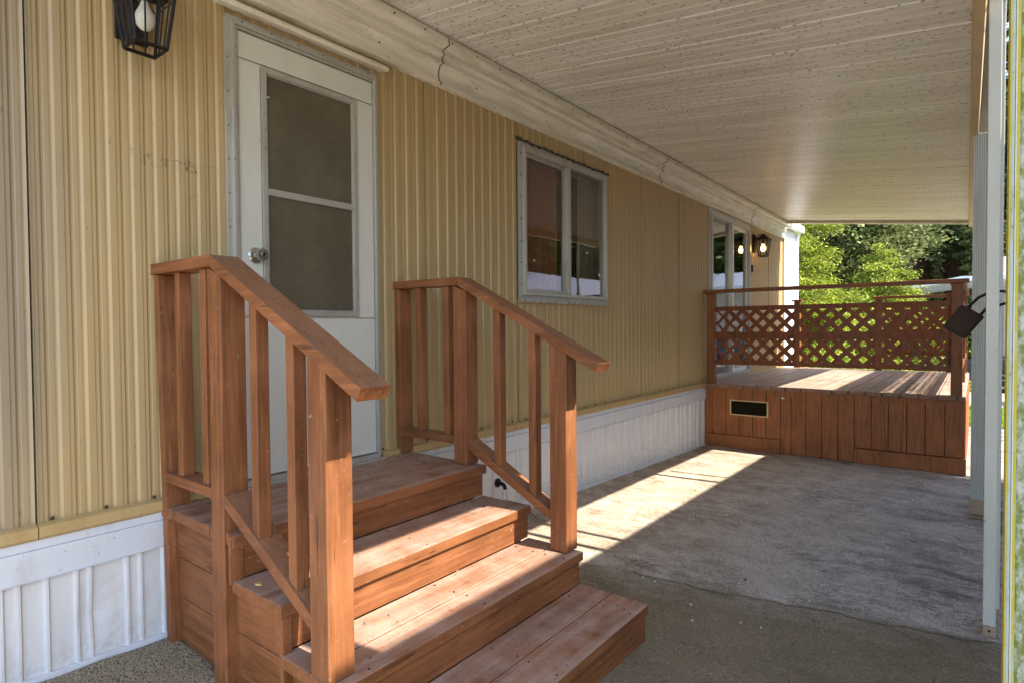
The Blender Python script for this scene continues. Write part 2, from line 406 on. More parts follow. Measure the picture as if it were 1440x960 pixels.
tag(mb.build('driveway', M_con, smooth=True), 'pale weathered concrete slab of the carport beyond the long crack', None, None, 'structure')
mb = MB()
vs = [(x, .35 + t*(crack_y(x)-.006-.35), 0) for t in lin(0, 1, 70) for x in xs]
vs = [(x, y, gz(x, y) + .003*math.sin(1.7*x+1.1*y) + .002) for x, y, _ in vs]
mb.add(vs, [(j*nx+i, j*nx+i+1, (j+1)*nx+i+1, (j+1)*nx+i) for j in range(69) for i in range(nx-1)])
for x0_, x1_ in zip(xs[:-1], xs[1:]):
    for sg in (-.006,):
        a0, a1 = crack_y(x0_)+sg, crack_y(x1_)+sg
        mb.add([(x0_, a0, gz(x0_, a0)+.003*math.sin(1.7*x0_+1.1*a0)+.002), (x1_, a1, gz(x1_, a1)+.003*math.sin(1.7*x1_+1.1*a1)+.002), (x1_, a1+.0055, gz(x1_, a1)-.02), (x0_, a0+.0055, gz(x0_, a0)-.02)], [(0,1,2,3)])
tag(mb.build('driveway', M_con, smooth=True), 'browner rough concrete slab in front of the crack', None, None, 'structure')
far = [-120, -60, -30, -16] + lin(-8, 8, 17) + [12, 20, 40, 80, 140]
fary = [-120, -50, -20, -6] + lin(-4, 30, 35) + [40, 70, 120, 250]
grid_sheet('ground', far, fary, lambda x, y: gz(x, y)-.03, M_soil, 'bare earth around the homes')
grid_sheet('path', lin(3.32, 11.3, 12), lin(-14, 11.3, 30), lambda x, y: gz(x, y)-.012, M_soil, 'bare earth of the neighbouring pitch')
grid_sheet('path', lin(-.02, 3.31, 12), lin(-14, .345, 40), lambda x, y: gz(x, y)-.012, M_pale, 'unseen pale concrete at the near end of the pitch, brightened to bounce sunlight')  # out of view, kept pale to throw light onto the near faces
grid_sheet('road', lin(-12, 30, 12), lin(14.95, 24.5, 12), lambda x, y: gz(x, y)-.012, M_lane, 'sunlit pale lane beyond the carport')

# soil and debris in the corner by the skirting
tag(grid_sheet('path', lin(.026, .62, 40), lin(-.5, 1.0, 90), lambda x, y: gz(x, y) + .010*max(0, min(1, (.60-x)*5)) + .004*math.sin(23*x+9*y)*math.cos(17*y)*min(1, (.62-x)*8), M_soil), 'sandy dirt strip along the foot of the skirting')

def quads(name, C, U, V, mat, kind='stuff', parent=None):
    """many small quads: centres C, half axes U, V"""
    n = len(C); v = np.stack([C-U-V*.2, C-V, C+U, C+V*.9], 1).reshape(-1, 3)
    me = bpy.data.meshes.new(name); me.vertices.add(4*n); me.vertices.foreach_set('co', v.ravel().astype(np.float32))
    me.loops.add(4*n); me.loops.foreach_set('vertex_index', np.arange(4*n, dtype=np.int32))
    me.polygons.add(n); me.polygons.foreach_set('loop_start', np.arange(0, 4*n, 4, dtype=np.int32))
    me.update(calc_edges=True); me.validate(); me.materials.append(mat)
    o = bpy.data.objects.new(name, me); COL.objects.link(o)
    if parent: o.parent = parent
    if kind: o['kind'] = kind
    return o
def unit(a): return a/np.maximum(np.linalg.norm(a, axis=1, keepdims=True), 1e-9)

# litter on the slab
M_lit = leafmat('litter_brown', [(.03,.02,.012), (.12,.07,.035), (.26,.18,.10)], .05)
n = 1500
P = np.column_stack([rng.uniform(.03, 2.9, n), rng.uniform(.2, 6.85, n), np.zeros(n)])
near = rng.random(n) < .55
P[near, 0] = np.abs(rng.normal(0.02, .16, near.sum())) + .035
keep = ~((P[:,0] < 1.5) & (P[:,1] > .95) & (P[:,1] < 2.3)); P = P[keep]; n = len(P)
P[:,2] = [gz(x, y)+.007 for x, y in P[:, :2]]
a = rng.uniform(0, 6.28, n); s = rng.uniform(.003, .011, n)
U = np.column_stack([np.cos(a), np.sin(a), rng.normal(0, .3, n)])*s[:,None]; V = np.column_stack([-np.sin(a), np.cos(a), rng.normal(0, .3, n)])*(s*rng.uniform(.15,.6,n))[:,None]
tag(quads('leaf_litter', P, U, V, M_lit), 'bits of dry leaf and twig scattered over the concrete', 'leaf litter')
pb = MB()
for _ in range(60):
    x = random.choice([random.uniform(1.0, 2.5), random.uniform(.1, .9)]); y = random.uniform(2.4, 6.6); r = random.uniform(.003, .008)
    z = gz(x, y)+.004; pb.hexa([(x-r,y-r*.7,z),(x+r,y-r,z),(x+r*.8,y+r,z),(x-r,y+r*.6,z),(x-r*.5,y-r*.4,z+r),(x+r*.5,y-r*.5,z+r*.8),(x+r*.4,y+r*.5,z+r),(x-r*.5,y+r*.3,z+r*.7)])
tag(pb.build('gravel', simple('pale_chips', (.6,.57,.5), .8)), 'pale stone chips scattered over the concrete slab', 'gravel', kind='stuff')

# grass beyond
n = 16000
P = np.column_stack([rng.uniform(-3, 7, n), rng.uniform(11.4, 14.9, n), np.zeros(n)])
P[:,2] = [gz(x, y)+.03 for x, y in P[:, :2]]
a = rng.uniform(0, 6.28, n); hgt = rng.uniform(.03, .10, n)
V = np.column_stack([rng.normal(0,.25,n), rng.normal(0,.25,n), np.ones(n)])*hgt[:,None]; U = np.column_stack([np.cos(a), np.sin(a), 0*a])*.012
tag(quads('grass', P, U, V, L_grass), 'bright green grass strip beyond the deck', 'grass')
grid_sheet('lawn', lin(-3, 7, 8), lin(11.4, 14.9, 8), lambda x, y: gz(x, y)+.008, simple('turf', (.16, .26, .035), .9), 'green turf strip between carport slab and lane')

# ------------------------------------------------------------------ the mobile home
home = thing('mobile_home', 'yellow corrugated mobile home with white skirting, door, window and sliding door', 'mobile home', (0, 4, 0))
PITCH = .0817
def rib(y):
    u = ((y - .58) / PITCH) % 1.0
    for (ua, da), (ub, db) in zip(RP[:-1], RP[1:]):
        if ua <= u <= ub: return -(da + (db-da)*(u-ua)/(ub-ua))
    return 0.0
RP = [(0, 0), (.26, 0), (.32, .0022), (.44, .0022), (.52, .0072), (.60, .0072), (.64, .0060), (.80, .0060), (.84, .0072), (.90, .0072), (1.0, 0)]
KN = [p[0] for p in RP[:-1]]
def panel(y0, y1, z0, z1, xoff=-.004):
    ys = {y0, y1}
    k0 = int((y0-.58)/PITCH)-2; k1 = int((y1-.58)/PITCH)+2
    for k in range(k0, k1):
        for u in KN:
            y = .58 + (k+u)*PITCH
            if y0 < y < y1: ys.add(y)
    ys = sorted(ys); mb = MB()
    mb.sheet([(xoff+rib(y), y) for y in ys], 2, z0, z1)
    # folded edge lip
    mb.box(xoff-.020, xoff+.0035, y0, y0+.003, z0, z1)
    return mb
ZB, ZT = .528, 2.64
seams = [-3.0, -2.08, -1.17, -.33, .58, 1.262]
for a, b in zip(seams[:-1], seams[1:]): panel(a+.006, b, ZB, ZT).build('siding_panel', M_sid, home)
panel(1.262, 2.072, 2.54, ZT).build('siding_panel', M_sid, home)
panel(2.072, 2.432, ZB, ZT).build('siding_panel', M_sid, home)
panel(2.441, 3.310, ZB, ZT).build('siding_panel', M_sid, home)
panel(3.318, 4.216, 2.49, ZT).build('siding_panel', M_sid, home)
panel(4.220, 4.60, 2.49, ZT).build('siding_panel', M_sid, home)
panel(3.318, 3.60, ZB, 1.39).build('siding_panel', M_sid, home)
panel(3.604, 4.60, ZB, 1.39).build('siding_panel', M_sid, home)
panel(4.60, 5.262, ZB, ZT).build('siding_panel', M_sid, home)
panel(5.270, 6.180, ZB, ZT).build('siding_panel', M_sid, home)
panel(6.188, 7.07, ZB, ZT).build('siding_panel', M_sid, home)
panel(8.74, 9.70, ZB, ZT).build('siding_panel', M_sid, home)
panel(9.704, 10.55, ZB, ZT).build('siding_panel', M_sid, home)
# structure behind: dark sheathing with openings, floor, back, roof
sh = MB()
X0, X1 = -.05, -.022
for a, b, c, d in [(-3, 1.30, .1, 2.9), (1.30, 2.06, 2.5, 2.9), (2.06, 3.36, .1, 2.9), (3.36, 4.58, .1, 1.40), (3.36, 4.58, 2.48, 2.9), (4.58, 7.10, .1, 2.9), (7.10, 8.70, 2.58, 2.9), (7.10, 8.70, .1, .54), (8.70, 10.54, .1, 2.9)]:
    sh.box(X0, X1, a, b, c, d)
sh.build('wall_sheathing', M_dark, home)
rm = MB(); rm.box(-3.6, -3.55, -3, 11.35, 0, 2.9); rm.box(-3.55, X0-.001, -3.05, -3.0, .1, 2.9); rm.box(-3.55, X0-.001, 10.5, 10.54, .1, 2.9)
rm.box(-3.55, X0-.002, -3, 10.5, .40, .45); rm.box(-3.55, X0-.002, -3, 10.5, 2.80, 2.85); rm.box(-2.0, -1.96, -3, 10.5, .45, 2.8)
rm.build('interior_walls', M_int, home)
rt = MB(); rt.prism([(-3.75, 2.92), (-1.9, 3.25), (.04, 2.95), (.04, 2.99), (-1.9, 3.30), (-3.75, 2.97)], 1, -3.1, 10.58); rt.build('roof', M_rooftop, home)

# white end bay
eb = MB(); eb.box(-1.9, .012, 10.60, 11.36, .1, 2.92); eb.build('end_wall', M_white, home)
eb = MB(); eb.box(-1.95, .09, 10.585, 11.42, 2.925, 2.97); eb.box(.05, .14, 10.585, 11.46, 2.82, 2.924); eb.tube([(.07, 11.40, 2.84), (.03, 11.40, 2.70), (.03, 11.40, .1)], .028, 10)
eb.build('gutter', M_white, home, smooth=True)
eb = MB(); eb.box(-.02, .024, 10.552, 10.598, .1, 2.64); eb.build('corner_trim', M_alud, home)

# base trim, skirt boards and skirt panels
bt = MB(); 
for a, b in [(-3, .58), (.583, 1.255), (2.08, 5.3), (5.304, 10.55)]:
    bt.prism([(-.02, .531), (.010, .531), (.024, .524), (.026, .490), (.018, .480), (-.02, .480)], 1, a, b)
bt.build('base_trim', M_trim, home, smooth=True)
scl = []
y = .30
while y < 10.4:
    if not (1.26 < y < 2.07 or 7.05 < y < 8.75): scl.append((-.004, y, ZB+.012))
    y += PITCH*2
screws(scl, home, M_screw, ((0, .0065), (.004, .0065), (.006, .003)))
sk = MB(); sk.box(-.02, .012, -3, 10.55, .447, .478); sk.box(-.02, .019, -3, 10.55, .345, .4465); sk.box(-.02, .023, -3, 10.55, .3425, .3455)
sk.build('skirt_board', M_skirt, home, bevel=.002)
def skirt():
    mb = MB(); y = -3; vs = []
    prof = []
    k = 0
    gaps = [.10, .045, .115, .05, .09]
    while y < 10.5:
        g = gaps[k % 5] * random.uniform(.85, 1.15)
        prof += [(y, 0), (y+g-.022, 0), (y+g-.014, .011), (y+g-.006, .011), (y+g-.002, -.002)]
        y += g; k += 1
    prof.append((10.55, 0))
    n = len(prof); rows = 7
    for j in range(rows):
        t = j/(rows-1)
        for (yy, dx) in prof:
            z0 = gz(0, yy)-.005; bow = .010*math.sin(math.pi*t)*max(0, math.sin(yy*9.1)*math.sin(yy*2.3+1))
            dent = .016*math.exp(-((yy-.74)/.05)**2 - ((t-.5)/.22)**2)
            yb = yy + (.008*math.exp(-((yy-.80)/.03)**2)*math.sin(math.pi*t*1.3) if j else 0)
            vs.append((dx - bow - dent, yb, z0 + t*(.345-z0)))
    mb.add(vs, [(j*n+i, j*n+i+1, (j+1)*n+i+1, (j+1)*n+i) for j in range(rows-1) for i in range(n-1)])
    return mb
skirt().build('skirt_panel', M_skirtp, home)
sb = MB()
sb.sheet([(0,0)]*2, 2, 0, 0) if False else None
ysr = lin(-3, 10.5, 28)
for a, b in zip(ysr[:-1], ysr[1:]):
    za, zb = gz(0, a), gz(0, b)
    sb.hexa([(-.01,a,za-.02),(.020,a,za-.02),(.020,b,zb-.02),(-.01,b,zb-.02),(-.01,a,za+.026),(.015,a,za+.026),(.015,b,zb+.026),(-.01,b,zb+.026)])
sb.build('skirt_rail', M_skirt, home)
pp = MB(); pp.tube([(.0, 3.07, .15), (.035, 3.07, .15), (.055, 3.075, .14), (.06, 3.08, .115)], .013, 10); pp.lathe((.0, 3.07, .15), (1, 0, 0), [(0, .03), (.008, .03)], 14)
pp.build('drain_pipe', M_black, home, smooth=True)

# fascia with its ogee profile
fp = [(-.02, 2.90), (-.02, 2.630), (.032, 2.630), (.038, 2.634), (.038, 2.644), (.024, 2.652), (.022, 2.680), (.027, 2.712), (.038, 2.738), (.056, 2.746), (.058, 2.756), (.046, 2.763),
      (.050, 2.782), (.070, 2.790), (.072, 2.800), (.058, 2.808), (.066, 2.826), (.090, 2.834), (.106, 2.840), (.106, 2.872), (.090, 2.876), (.090, 2.896), (-.02, 2.905)]
fm = MB()
for a, b in [(-3, 2.525), (2.531, 5.64), (5.646, 8.72), (8.726, 10.56)]: fm.prism([(p[0], p[1]) for p in fp], 1, a, b)
fm.build('fascia', M_fas, home, smooth=True)
for yj in (2.528, 5.643, 8.723):
    c = MB(); pts = []
    for i, (x, z) in enumerate(fp[2:21]): pts.append((x+.001, yj + .006*math.sin(i*.9), z))
    c.tube(pts, .0035, 6); c.build('caulk_joint', M_caulk, home)
scl = []; y = .8
while y < 10.5: scl.append((.106, y, 2.858)); y += .22
y = .52
while y < 10.5: scl += [(.027, y, 2.712), (.056, y-.02, 2.800)]; y += .78
screws(scl[:96], home, M_screw, ((0, .0055), (.003, .0055), (.005, .002)))

# ---- door
dr = MB()
dr.box(-.030, -.008, 1.318, 2.048, .53, 2.495); dr.build_ = None
door = dr.build('door', M_door, home, bevel=.002)
d = MB()   # raised rails: stiles, top rail, lower panel
d.box(-.0075, .004, 1.320, 1.420, 1.250, 2.375); d.box(-.0075, .004, 1.945, 2.046, 1.250, 2.375)
d.box(-.0075, .004, 1.320, 2.046, 2.380, 2.493); d.box(-.0075, .004, 1.320, 2.046, .533, 1.245)
d.build('door_panel', M_door, door, bevel=.003)
f = MB()
for a, b, c, e in [(1.262, 1.286, .51, 2.545), (2.062, 2.084, .51, 2.545), (1.286, 2.062, 2.521, 2.545)]: f.box(-.012, .006, a, b, c, e)      # screw flange
for a, b, c, e in [(1.286, 1.300, .51, 2.521), (2.050, 2.0625, .51, 2.521), (1.300, 2.050, 2.508, 2.521)]: f.box(-.03, .022, a, b, c, e)
for a, b, c, e in [(1.300, 1.316, .51, 2.508), (2.0485, 2.050, .51, 2.508), (1.316, 2.0485, 2.497, 2.508)]: f.box(-.03, .012, a, b, c, e)
f.box(-.03, .030, 1.30, 2.05, .505, .527); f.box(-.03, .055, 1.27, 2.08, .498, .5045)
f.build('door_frame', M_alu, door, bevel=.0015)
scl = []; z = .62
while z < 2.5:
    scl += [(.006, 1.272, z), (.006, 2.073, z)]; z += .145
scl += [(.006, yy, 2.533) for yy in lin(1.34, 2.02, 6)]
screws(scl, door, M_screw, ((0, .003), (.003, .003)))
f = MB(); f.box(.006, .009, 2.066, 2.074, 2.14, 2.26); f.build('strike_plate', M_screw, door)
f = MB()
for a, b, c, e in [(1.422, 1.446, 1.255, 2.372), (1.918, 1.943, 1.255, 2.372), (1.446, 1.918, 2.347, 2.372), (1.446, 1.918, 1.255, 1.279)]: f.box(-.0075, .010, a, b, c, e)
for a, b, c, e in [(1.446, 1.452, 1.279, 2.347), (1.912, 1.918, 1.279, 2.347), (1.452, 1.912, 2.341, 2.347), (1.452, 1.912, 1.279, 1.285)]: f.box(-.0075, .005, a, b, c, e)
f.box(-.0075, .011, 1.452, 1.912, 1.800, 1.818); f.box(-.0075, .006, 1.452, 1.912, 1.8185, 1.832)
for yy, zz in ((1.448, 2.24), (1.446, 1.36), (1.916, 2.20), (1.916, 1.47)): f.box(.010, .016, yy-.010, yy+.010, zz-.005, zz+.005)
f.build('screen_frame', M_alu, door, bevel=.0012)
f = MB(); f.box(-.006, -.003, 1.450, 1.914, 1.281, 2.345); f.build('screen_mesh', M_screen, door)
f = MB(); f.lathe((.004, 1.385, 1.522), (1, 0, 0), [(0, .036), (.004, .036), (.010, .030), (.012, .014), (.030, .012), (.036, .020), (.046, .027), (.060, .028), (.068, .024), (.0685, .010), (.072, .010)], 28)
f.build('door_knob', M_knob, door, smooth=True)
f = MB(); f.box(.0765, .079, 1.3835, 1.3865, 1.515, 1.529); f.box(.072, .0765, 1.380, 1.390, 1.517, 1.527); f.build('keyhole', M_black, door)
f = MB(); f.prism([(-.01, 2.606), (-.01, 2.574), (.048, 2.566), (.052, 2.570), (.052, 2.586), (.040, 2.596)], 1, 1.225, 2.122)
f.build('drip_cap', M_fas, home, label='pale metal drip cap over the entry door')

# ---- window
wf = MB()
def rectframe(mb, x0, x1, a, b, c, e, w, mi=0):
    mb.box(x0, x1, a, a+w, c, e, mi); mb.box(x0, x1, b-w, b, c, e, mi); mb.box(x0, x1, a+w, b-w, e-w, e, mi); mb.box(x0, x1, a+w, b-w, c, c+w, mi)
rectframe(wf, -.016, .004, 3.330, 4.598, 1.385, 2.505, .040)
rectframe(wf, -.055, .024, 3.368, 4.560, 1.423, 2.467, .026)
wf.box(-.02, .032, 3.325, 4.603, 1.372, 1.392)
window = wf.build('window', M_alu, home, bevel=.0015)
f = MB(); f.box(-.045, .016, 3.945, 3.978, 1.449, 2.441); f.box(-.045, .006, 3.98, 4.004, 1.449, 2.441); f.build('mullion', M_alu, window, bevel=.001)
f = MB(); rectframe(f, -.030, -.012, 3.396, 3.944, 1.451, 2.439, .022); f.build('sash', M_alu, window)
f = MB(); f.box(-.022, -.019, 3.416, 3.926, 1.471, 2.419); f.build('pane', M_glass, window)
f = MB(); f.box(-.010, -.007, 4.012, 4.534, 1.449, 2.441); f.build('pane', M_glass, window)
screws([(.032, 3.36 + i*.093, 1.382) for i in range(14)] + [(.004, 3.348, z) for z in lin(1.5, 2.42, 7)], window, M_screw, ((0, .0055), (.003, .0055)))
f = MB()
pts = [(.010, 3.315 + i*.026, 2.512 + .004*math.sin(i*1.7)+.003*math.sin(i*.6)) for i in range(51)]
f.tube(pts, [.008 + .0035*math.sin(i*2.1) for i in range(51)], 8); f.box(-.01, .012, 3.300, 3.36, 2.506, 2.528); f.build('caulk_bead', M_caulk, window)
# curtains inside
def curtain(y0, y1, z0, z1, x, amp, per, mat, name, parent, tilt=0):
    mb = MB(); n = int((y1-y0)/.008); mb.sheet([(x + amp*math.sin((y0+(y1-y0)*i/n)*2*math.pi/per) + .4*amp*math.sin(i*.13), y0+(y1-y0)*i/n) for i in range(n+1)], 2, z0, z1)
    return mb.build(name, mat, parent, smooth=True)
curtain(3.25, 3.93, 1.40, 2.48, -.085, .020, .075, M_curt, 'curtain', window)
curtain(4.34, 4.75, 1.40, 2.48, -.16, .016, .09, M_blind, 'curtain', window)
f = MB(); f.tube([(-.10, 4.28, 2.44), (-.10, 4.28, 1.46)], .006, 8); f.tube([(-.13, 3.2, 2.46), (-.13, 4.8, 2.46)], .01, 8); f.build('curtain_rod', M_inmetal, window)

# ---- sliding door
sf = MB()
rectframe(sf, -.016, .006, 7.075, 8.735, .532, 2.615, .060)
rectframe(sf, -.060, .030, 7.130, 8.680, .560, 2.560, .034)
slider = sf.build('sliding_door', M_alu, home, bevel=.0015)
f = MB(); f.box(-.05, .018, 7.925, 7.975, .594, 2.526); f.build('mullion', M_alud, slider, bevel=.001)
f = MB(); rectframe(f, -.034, -.010, 7.976, 8.645, .596, 2.524, .045); f.build('sash', M_alud, slider, bevel=.001)
f = MB(); f.box(-.036, -.033, 7.164, 7.925, .594, 2.526); f.build('pane', M_glass, slider)
f = MB(); f.box(-.024, -.021, 8.018, 8.603, .638, 2.482); f.build('pane', M_glass, slider)
f = MB(); f.box(-.010, .02, 8.00, 8.02, 1.30, 1.50); f.build('door_handle', M_trim, slider, bevel=.003)
curtain(7.1, 7.75, .5, 2.55, -.20, .022, .10, M_blind, 'curtain', slider)
f = MB(); f.box(-.002, .02, 8.795, 8.835, 1.96, 2.06); f.build('door_chime', M_screw, home, bevel=.004)

# ------------------------------------------------------------------ wall lanterns
def lantern(y, zb, lit, label):
    """box lantern tapering down; zb is the underside"""
    t = thing('wall_lantern', label, 'wall lantern', (0, y, zb), 'black box lanterns on the siding')
    cx = .135; H = .225; wb, wt = .052, .078
    f = MB(); f.box(.0, .018, y-.055, y+.055, zb+.06, zb+.32); f.box(.018, .030, y-.042, y+.042, zb+.09, zb+.29); f.build('backplate', M_black, t, bevel=.003)
    f = MB(); f.tube([(.03, y, zb+.27), (.06, y, zb+.30), (.10, y, zb+.315), (cx, y, zb+.30)], .008, 8); f.build('arm', M_black, t, smooth=True)
    f = MB()
    cs = [(-1,-1), (1,-1), (1,1), (-1,1)]
    e = .0055
    B = [(cx+a*wb, y+b*wb, zb) for a, b in cs]; T = [(cx+a*wt, y+b*wt, zb+H) for a, b in cs]
    def bar(p, q, r): 
        f.tube([p, q], r, 4)
    for i in range(4):
        bar(B[i], T[i], .0065); bar(B[i], B[(i+1) % 4], .0075); bar(T[i], T[(i+1) % 4], .0075)
        mB = [(Vector(B[i])*(1-k) + Vector(B[(i+1)%4])*k) for k in (.32, .68)]; mT = [(Vector(T[i])*(1-k) + Vector(T[(i+1)%4])*k) for k in (.32, .68)]
        for p, q in zip(mB, mT): bar(p, q, .0032)
        bar(Vector(B[i])*.2+Vector(T[i])*.8, Vector(B[(i+1)%4])*.2+Vector(T[(i+1)%4])*.8, .003)
    fr = f.build('lantern_frame', M_black, t)
    f = MB(); f.add(B+T, [(0,1,5,4),(1,2,6,5),(2,3,7,6),(3,0,4,7)]); f.build('glass_panes', M_lglass, t)
    f = MB(); r = wt+.022
    P0 = [(cx+a*r, y+b*r, zb+H) for a, b in cs]; P1 = [(cx+a*(r-.004), y+b*(r-.004), zb+H+.014) for a, b in cs]; P2 = [(cx+a*.04, y+b*.04, zb+H+.062) for a, b in cs]; P3 = [(cx+a*.022, y+b*.022, zb+H+.070) for a, b in cs]; P4=[(cx+a*.022, y+b*.022, zb+H+.088) for a, b in cs]
    rings = [P0, P1, P2, P3, P4]; vs = sum(rings, [])
    f.add(vs, [(k*4+i, k*4+(i+1) % 4, (k+1)*4+(i+1) % 4, (k+1)*4+i) for k in range(4) for i in range(4)] + [(3,2,1,0), (16,17,18,19)])
    f.build('lantern_roof', M_black, t)
    f = MB(); f.lathe((cx, y, zb+H), (0, 0, -1), [(0, .016), (.055, .016), (.056, .012)], 14); f.build('bulb_socket', M_black, t)
    f = MB(); f.lathe((cx, y, zb+H-.055), (0, 0, -1), [(0, .012), (.02, .018), (.045, .030), (.065, .034), (.085, .029), (.100, .016), (.106, .004)], 20)
    f.build('bulb', M_bulb_on if lit else M_bulb, t, smooth=True)
    return t
lantern(.905, 2.222, False, 'black box wall lantern with unlit frosted bulb, left of the white entry door')
lantern(8.90, 2.185, True, 'black wall lantern with glowing amber bulb, beside the sliding glass door above the deck')
lp = bpy.data.lights.new('lantern_light', 'POINT'); lp.energy = 1.5; lp.color = (1, .62, .28); lp.shadow_soft_size = .03
lo = bpy.data.objects.new('lantern_light', lp); lo.location = (.135, 8.90, 2.30); COL.objects.link(lo)

# ------------------------------------------------------------------ carport roof and posts
cp = thing('carport', 'flat ribbed metal carport roof on slim white posts along the mobile home', 'carport', (2.6, 4, -.1))
RS = .115
def rz(x): return 2.9115 - RS*x
prof = []
y = .0; k = 0
while y < 10.36:
    prof += [(y, .0), (y+.006, .010), (y+.014, .010), (y+.020, 0), (y+.076, 0), (y+.080, .003), (y+.086, 0), (y+.156, 0), (y+.160, .003), (y+.166, 0), (y+.238, 0), (y+.242, .003), (y+.248, 0)]
    y += .325
prof.append((10.40, 0))
mb = MB(); n = len(prof)
vs = []
EX = lambda y: 2.549 - .0103*y
for x in (.03, None):
    for (yy, d) in prof:
        xx = EX(yy)+.012 if x is None else x
        vs.append((xx, yy, rz(xx)+d))
mb.add(vs, [(i, i+1, n+i+1, n+i) for i in range(n-1)])
mb.build('soffit', M_ceil, cp)
mb = MB(); mb.prism([(-.0, rz(0)+.05), (2.64, rz(2.64)+.05), (2.64, rz(2.64)+.075), (0, rz(0)+.075)], 1, .0, 10.40); mb.build('roof_sheet', M_rooftop, cp)
mb = MB(); mb.prism([(.02, rz(.02)-.045), (2.440, rz(2.44)-.045), (2.440, rz(2.44)+.05), (.02, rz(.02)+.05)], 1, 10.401, 10.43)
mb.prism([(.02, rz(.02)-.05), (2.440, rz(2.44)-.05), (2.440, rz(2.44)-.044), (.02, rz(.02)-.044)], 1, 10.37, 10.45)
mb.build('end_channel', M_fas, cp)
# edge gutter / beam
mb = MB(); mb.prism([(2.500, 2.625), (2.500, 2.560), (2.512, 2.545), (2.600, 2.545), (2.612, 2.560), (2.612, 2.69), (2.56, 2.69), (2.56, 2.632)], 1, .0, 10.42)
mb.v = [((a - 2.500)*.43 + EX(b), b, c - .008) for a, b, c in mb.v]
mb.build('edge_beam', M_beam, cp, smooth=True)
mb = MB()
pts = [(EX(yy)+.003, yy, rz(2.5)-.006 + .004*math.sin(yy*3)) for yy in lin(.05, 10.3, 60)]
mb.tube(pts, .004, 6); mb.build('cable', M_trim, cp, label='thin wire running along the edge of the roof')
def slim_post(x0, x1, y0, y1, lab=None, top=2.548):
    p = MB(); g = gz((x0+x1)/2, y0)
    p.box(x0, x1, y0, y1, g+.045, top)
    o = p.build('post', M_post, cp, bevel=.003, label=lab)
    q = MB(); q.box(x0-.001, x1+.001, y0-.001, y1+.001, g, g+.0445); q.lathe(((x0+x1)/2, y0-.001, g+.026), (0,-1,0), [(0, .006), (.003, .006)], 10, 1)
    q.build('foot', [M_rust, M_screw], o, bevel=.002)
    return o
slim_post(2.571, 2.616, 3.28, 3.325, 'nearer white square post with rusty foot', 2.655)
slim_post(2.600, 2.634, 3.51, 3.55, None, 2.655)
m_ = MB(); m_.box(2.600, 2.612, 3.3255, 3.5095, 1.292, 1.302); m_.build('bracket', M_post, cp)
# rear fluted post
p = MB()
px, py = 2.513, 5.385
flute = []
N = 7
for i in range(N):
    a = i/(N)*.088
    flute += [(px+a, py+.012), (px+a+.002, py), (px+a+.0075, py), (px+a+.0095, py+.012)]
flute += [(px+.09, py+.012), (px+.09, py+.045), (px, py+.045)]
g = gz(px, py)
p.prism(flute, 2, g+.10, 2.548); po = p.build('post', M_post, cp, label='farther fluted post with a corroded base')
q = MB(); q.prism([(px+.004, py+.002), (px+.088, py+.002), (px+.088, py+.043), (px+.004, py+.043)], 2, g+.02, g+.0995); q.box(px-.02, px+.12, py-.03, py+.08, g, g+.008)
q.hexa([(px-.012,py-.012,g+.075),(px+.10,py-.008,g+.09),(px+.10,py,g+.09),(px-.012,py-.001,g+.075),(px-.008,py-.010,g+.125),(px+.095,py-.006,g+.12),(px+.095,py,g+.12),(px-.008,py-.001,g+.125)])
q.build('foot', M_rust, po, bevel=.003)
slim_post(2.575, 2.605, 5.62, 5.65)
for yy in (8.3, 10.2): slim_post(2.566, 2.606, yy, yy+.04)
# near mossy column
mc = MB()
y0 = 1.30; x = 2.5800
segs = [(.0022, .000, 0), (.0046, .003, 1), (.0007, .010, 3), (.0018, .0, 1), (.0042, .000, 0), (.030, .003, 2), (.004, .0, 0), (.030, .003, 2), (.004, 0, 0), (.012, .003, 1)]
for w, d, mi in segs:
    mc.box(x, x+w, y0+d, y0+.09, gz(2.6, 1.3), 2.56, mi); x += w
mc.build('post', [MO_y, MO_g, MO_s, M_dark], cp, label='nearest post, streaked yellow and green with algae')

# ------------------------------------------------------------------ lockbox on the post
lb = thing('lockbox', 'dark brown lockbox hanging tilted from the white post by its shackle', 'lockbox', (2.50, 3.40, 1.19))
def L(u, v):   # in-plane coords -> x,z about the box centre
    cx, cz = 2.492, 1.204; s = 1.11
    return (cx + s*(u*.82 + v*.57), cz + s*(-u*.57 + v*.82))
yb0, yb1 = 3.38, 3.42
pr = [(-.046, -.050), (-.040, -.056), (.040, -.056), (.046, -.050), (.046, .050), (.040, .056), (-.040, .056), (-.046, .050)]
f = MB(); f.prism([L(*p) for p in pr], 1, yb0, yb1)
f.build('lockbox_body', simple('lockbox_shell', (.022, .013, .009), .7, 0, .2), lb, bevel=.004)
pr2 = [(a*.8, b*.8) for a, b in pr]
f = MB(); f.prism([L(*p) for p in pr2], 1, yb0-.004, yb0-.0005); f.build('lockbox_cover', simple('lockbox_front', (.03, .018, .011), .8, 0, .2), lb, bevel=.002)
f = MB(); path = []
a0 = L(-.022, .054); a1 = L(.030, .054)
ctr = [(a0[0], a0[1]), (2.545, 1.300), (2.590, 1.325), (2.628, 1.322), (2.640, 1.300), (2.633, 1.276), (2.612, 1.268), (2.575, 1.262), (a1[0], a1[1])]
ctr = [ctr[0]] + [(2.539+(a-2.539)*1.11, 1.192+(b-1.192)*1.11) for a, b in ctr[1:-1]] + [ctr[-1]]
f.tube([(c[0], 3.40, c[1]) for c in ctr], .0062, 8); f.build('shackle', M_black, lb, smooth=True)

